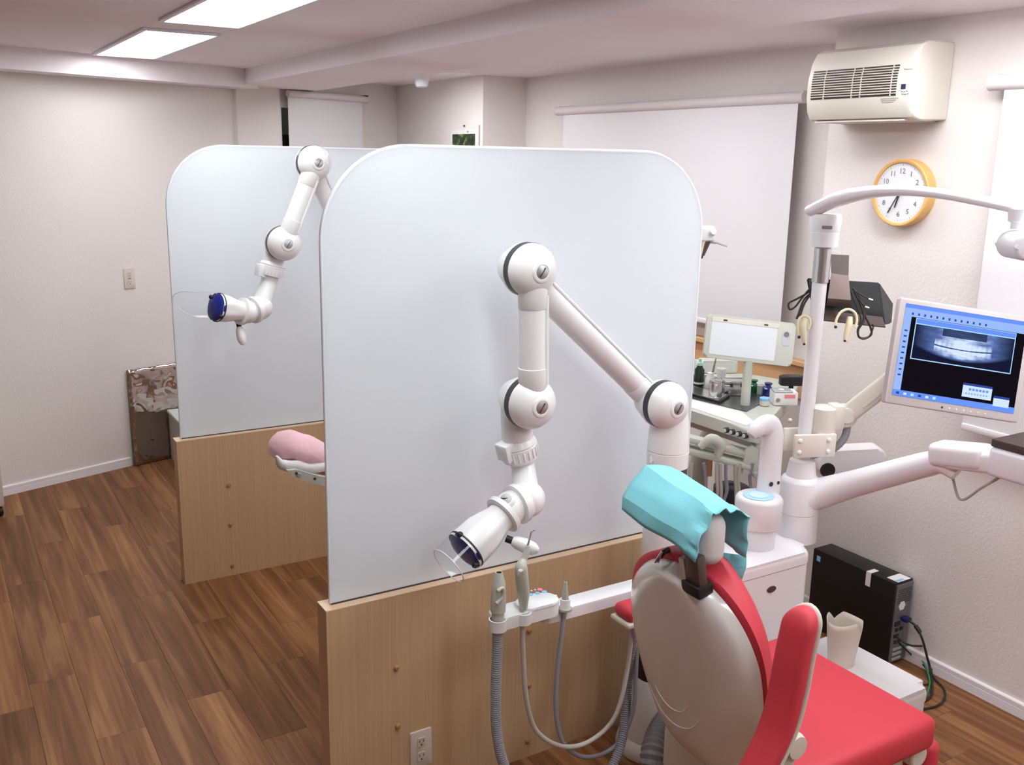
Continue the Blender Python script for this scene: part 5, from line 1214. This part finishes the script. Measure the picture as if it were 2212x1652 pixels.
q = at_t(1643, 850); vessel('dropper_bottle', 'clear grey glass jar between the green and blue bottles', 'jar', q, [(0, .016), (.035, .017), (.038, .012)], mat('grey_glass', (.45, .5, .48), .15))
q = at_t(1658, 853); vessel('dropper_bottle', 'blue glass dropper bottle on the instrument table', 'bottle', q, bp, M_BLUEB)
q = at_t(1651, 875); vessel('cream_jar', 'small jar with a blue lid in front of the blue bottle', 'jar', q, [(0, .018), (.002, .019), (.020, .019)], M_IVORY, [('lid', .020, [(0, .020), (.009, .020), (.011, .017)], M_BTNB)])
q = at_t(1692, 872); M = frame((q.x, q.y, ZT2+.003), (_R*.97).normalized(), Vector((_F.x, _F.y, 0)))
t = thing('supply_box', 'white supply box with a red label and round dial at the table corner', 'box', (q.x, q.y, ZT2+.003))
bm = B(); box(bm, -.045, .048, -.03, .045, 0, .052, .004, 2, M); simple('body', bm, M_PAPER, t, 30)
bm = B(); box(bm, -.046, .028, -.031, .030, .052, .058, .003, 2, M); simple('lid', bm, M_SILVER, t, 30)
bm = B(); lathe(bm, M @ Vector((-.012, .0, .058)), (0, 0, 1), [(0, .011), (.002, .010)], 16); simple('lid_button', bm, M_PAPER, t)
bm = B(); box(bm, -.006, .036, -.0312, -.03, .030, .044, 0, 1, M); simple('red_label', bm, M_REDLAB, t, 0)
bm = B(); lathe(bm, M @ Vector((-.030, -.03, .022)), M.to_3x3().col[1]*-1, [(0, .009), (.003, .008)], 14); simple('dial', bm, M_BOLT, t)
q = at_t(1708, 852); M = frame((q.x+.02, q.y+.02, ZT2+.003), (_R*.95).normalized(), Vector((_F.x, _F.y, 0)))
t = thing('black_dish', 'black rounded dish on a stand behind the white supply box', 'dish', (q.x+.02, q.y+.02, ZT2+.003))
bm = B(); lathe(bm, M @ Vector((0, 0, 0)), (0, 0, 1), [(0, .02), (.006, .018), (.008, .01), (.055, .01)], 16); simple('stem', bm, M_BLACK, t)
bm = B(); prism(bm, rrect(.095, .06, .018, 5), .036, .072, M, .006, 2); simple('dish', bm, M_BLACK, t, 40)
bm = B(); prism(bm, rrect(.062, .036, .012, 5), .072, .0726, M); simple('dish_floor', bm, mat('dish_grey', (.03, .03, .03), .3), t, 0)
# film viewer
dv_ = 3.72
fv = thing('film_viewer', 'grey-green film viewer panel with a pale screen above the instrument table', 'film viewer', atd(1625, 800, dv_))
c4 = [atd(1531, 675, dv_), atd(1722, 697, dv_), atd(1709, 797, dv_), atd(1518, 768, dv_)]
ctr = sum(c4, Vector())/4; MV = frame(ctr, c4[1]-c4[0], c4[0]-c4[3]); vw, vh = (c4[1]-c4[0]).length, (c4[0]-c4[3]).length
bm = B(); prism(bm, rrect(vw, vh, .014, 5), -.03, 0, MV, .008, 3, False); simple('housing', bm, M_GREY, fv, 40)
bm = B(); prism(bm, rrect(vw*.74, vh*.76, .004, 2, -vw*.075, -vh*.04), -.001, .0012, MV); simple('screen', bm, M_VIEWER, fv, 0)
bm = B(); prism(bm, rrect(vw*.76, vh*.10, .002, 2, -vw*.07, vh*.385), -.001, .003, MV, .001, 1); fr2 = simple('film_clip_bar', bm, M_IVORY, fv, 0)
for dx in (-.30, .16):
    bm = B(); prism(bm, rrect(.016, .006, .002, 2, vw*dx, vh*.385), .003, .0045, MV); simple('film_clip', bm, M_BROWN, fr2, 0)
bm = B(); prism(bm, rrect(vw*.09, vh*.36, vw*.045, 6, vw*.40, vh*.13), -.001, .0015, MV); sp2 = simple('switch_plate', bm, mat('switch_lilac', (.55, .55, .62), .4), fv, 0)
bm = B(); lathe(bm, MV @ Vector((vw*.40, vh*.22, .0015)), MV.to_3x3().col[2], [(0, .010), (.002, .010), (.002, .0082), (.001, .008)], 20); prism(bm, rrect(.002, .012, .0004, 1, vw*.40, vh*.22), .0015, .003, MV); simple('power_symbol', bm, M_INK2, sp2, 0)
bm = B(); q = MV @ Vector((vw*.02, -vh*.5, -.015)); cyl(bm, q+Vector((0, 0, .01)), Vector((q.x, q.y, ZT2-.01)), .018, n=16); simple('stalk', bm, M_GREY, fv)
# grey rounded cover behind the small bottles
t = thing('rear_cover', 'grey-green rounded cover at the back of the instrument table below the film viewer', 'cover', atz(1560, 800, ZT2))
q = atz(1545, 806, ZT2); M = frame((q.x+.02, q.y+.02, ZT2+.003), (_R*.95+_F*.1).normalized(), Vector((_F.x, _F.y, 0)))
bm = B(); prism(bm, rrect(.20, .07, .03, 5), 0, .055, M, .025, 4); simple('shell', bm, M_GREY, t, 40)
# lamp bracket with tongs seen past the pane edge
dl = 3.72
t = thing('lamp_handle', 'white lamp bracket with dark brush tongs showing past the pane edge', 'bracket', atd(1528, 520, dl))
bm = B(); M = frame(atd(1518, 508, dl), _R, Vector((0, 0, 1))); box(bm, -.05, .042, -.020, .036, -.03, .03, .008, 2, M); simple('body', bm, M_WHITE, t)
bm = B(); lathe(bm, atd(1540, 502, dl-.03), -_F, [(-.02, .012), (.015, .012), (.018, .009)], 16); simple('knob', bm, M_WHITE, t)
bm = B(); box(bm, -.03, .02, -.045, -.012, -.02, .02, .006, 2, M); simple('lower_block', bm, M_GREY, t)
bm = B(); cyl(bm, atd(1522, 519, dl), atd(1546, 524, dl), .007, .006, 10); cyl(bm, atd(1545, 523, dl), atd(1571, 532, dl), .004, .003, 10); simple('pin', bm, M_GREYD, t)
for k, (a, b) in enumerate((((1526, 522), (1516, 558)), ((1520, 522), (1512, 560)), ((1532, 522), (1520, 552)))):
    bm = B(); cyl(bm, atd(*a, dl-.01), atd(*b, dl-.01), .006, .003, 8); simple('tong', bm, M_BROWN if k != 1 else M_YELL, t)
q = atd(1505, 512, dl+.02); bm = B(); tube(bm, [q, q+Vector((-.12, .25, .03)), q+Vector((-.14, .55, .0)), q+Vector((-.14, .60, -.06)), Vector((q.x-.14, q.y+.61, 0))], .02, 14, 6); simple('stand', bm, M_WHITE, t)
# waste canister
q = atz(1579, 1062, .42); t = thing('waste_canister', 'black waste canister with a clear bag folded over its rim below the hoses', 'bin', (q.x, q.y, 0))
bm = B(); lathe(bm, (q.x, q.y, 0), (0, 0, 1), [(0, .085), (.01, .088), (.40, .075), (.42, .075)], 28); simple('body', bm, M_BLACK, t, 40)
bm = B(); lathe(bm, (q.x, q.y, .36), (0, 0, 1), [(0, .084), (.02, .082), (.045, .080), (.045, .074)], 28, False, False); simple('bag_rim', bm, M_FILM, t, 40)
bm = B(); lathe(bm, (q.x, q.y, .405), (0, 0, 1), [(0, .078), (.04, .078), (.045, .070), (.045, .03), (.04, .028)], 28); simple('lid', bm, M_DARK, t, 40)
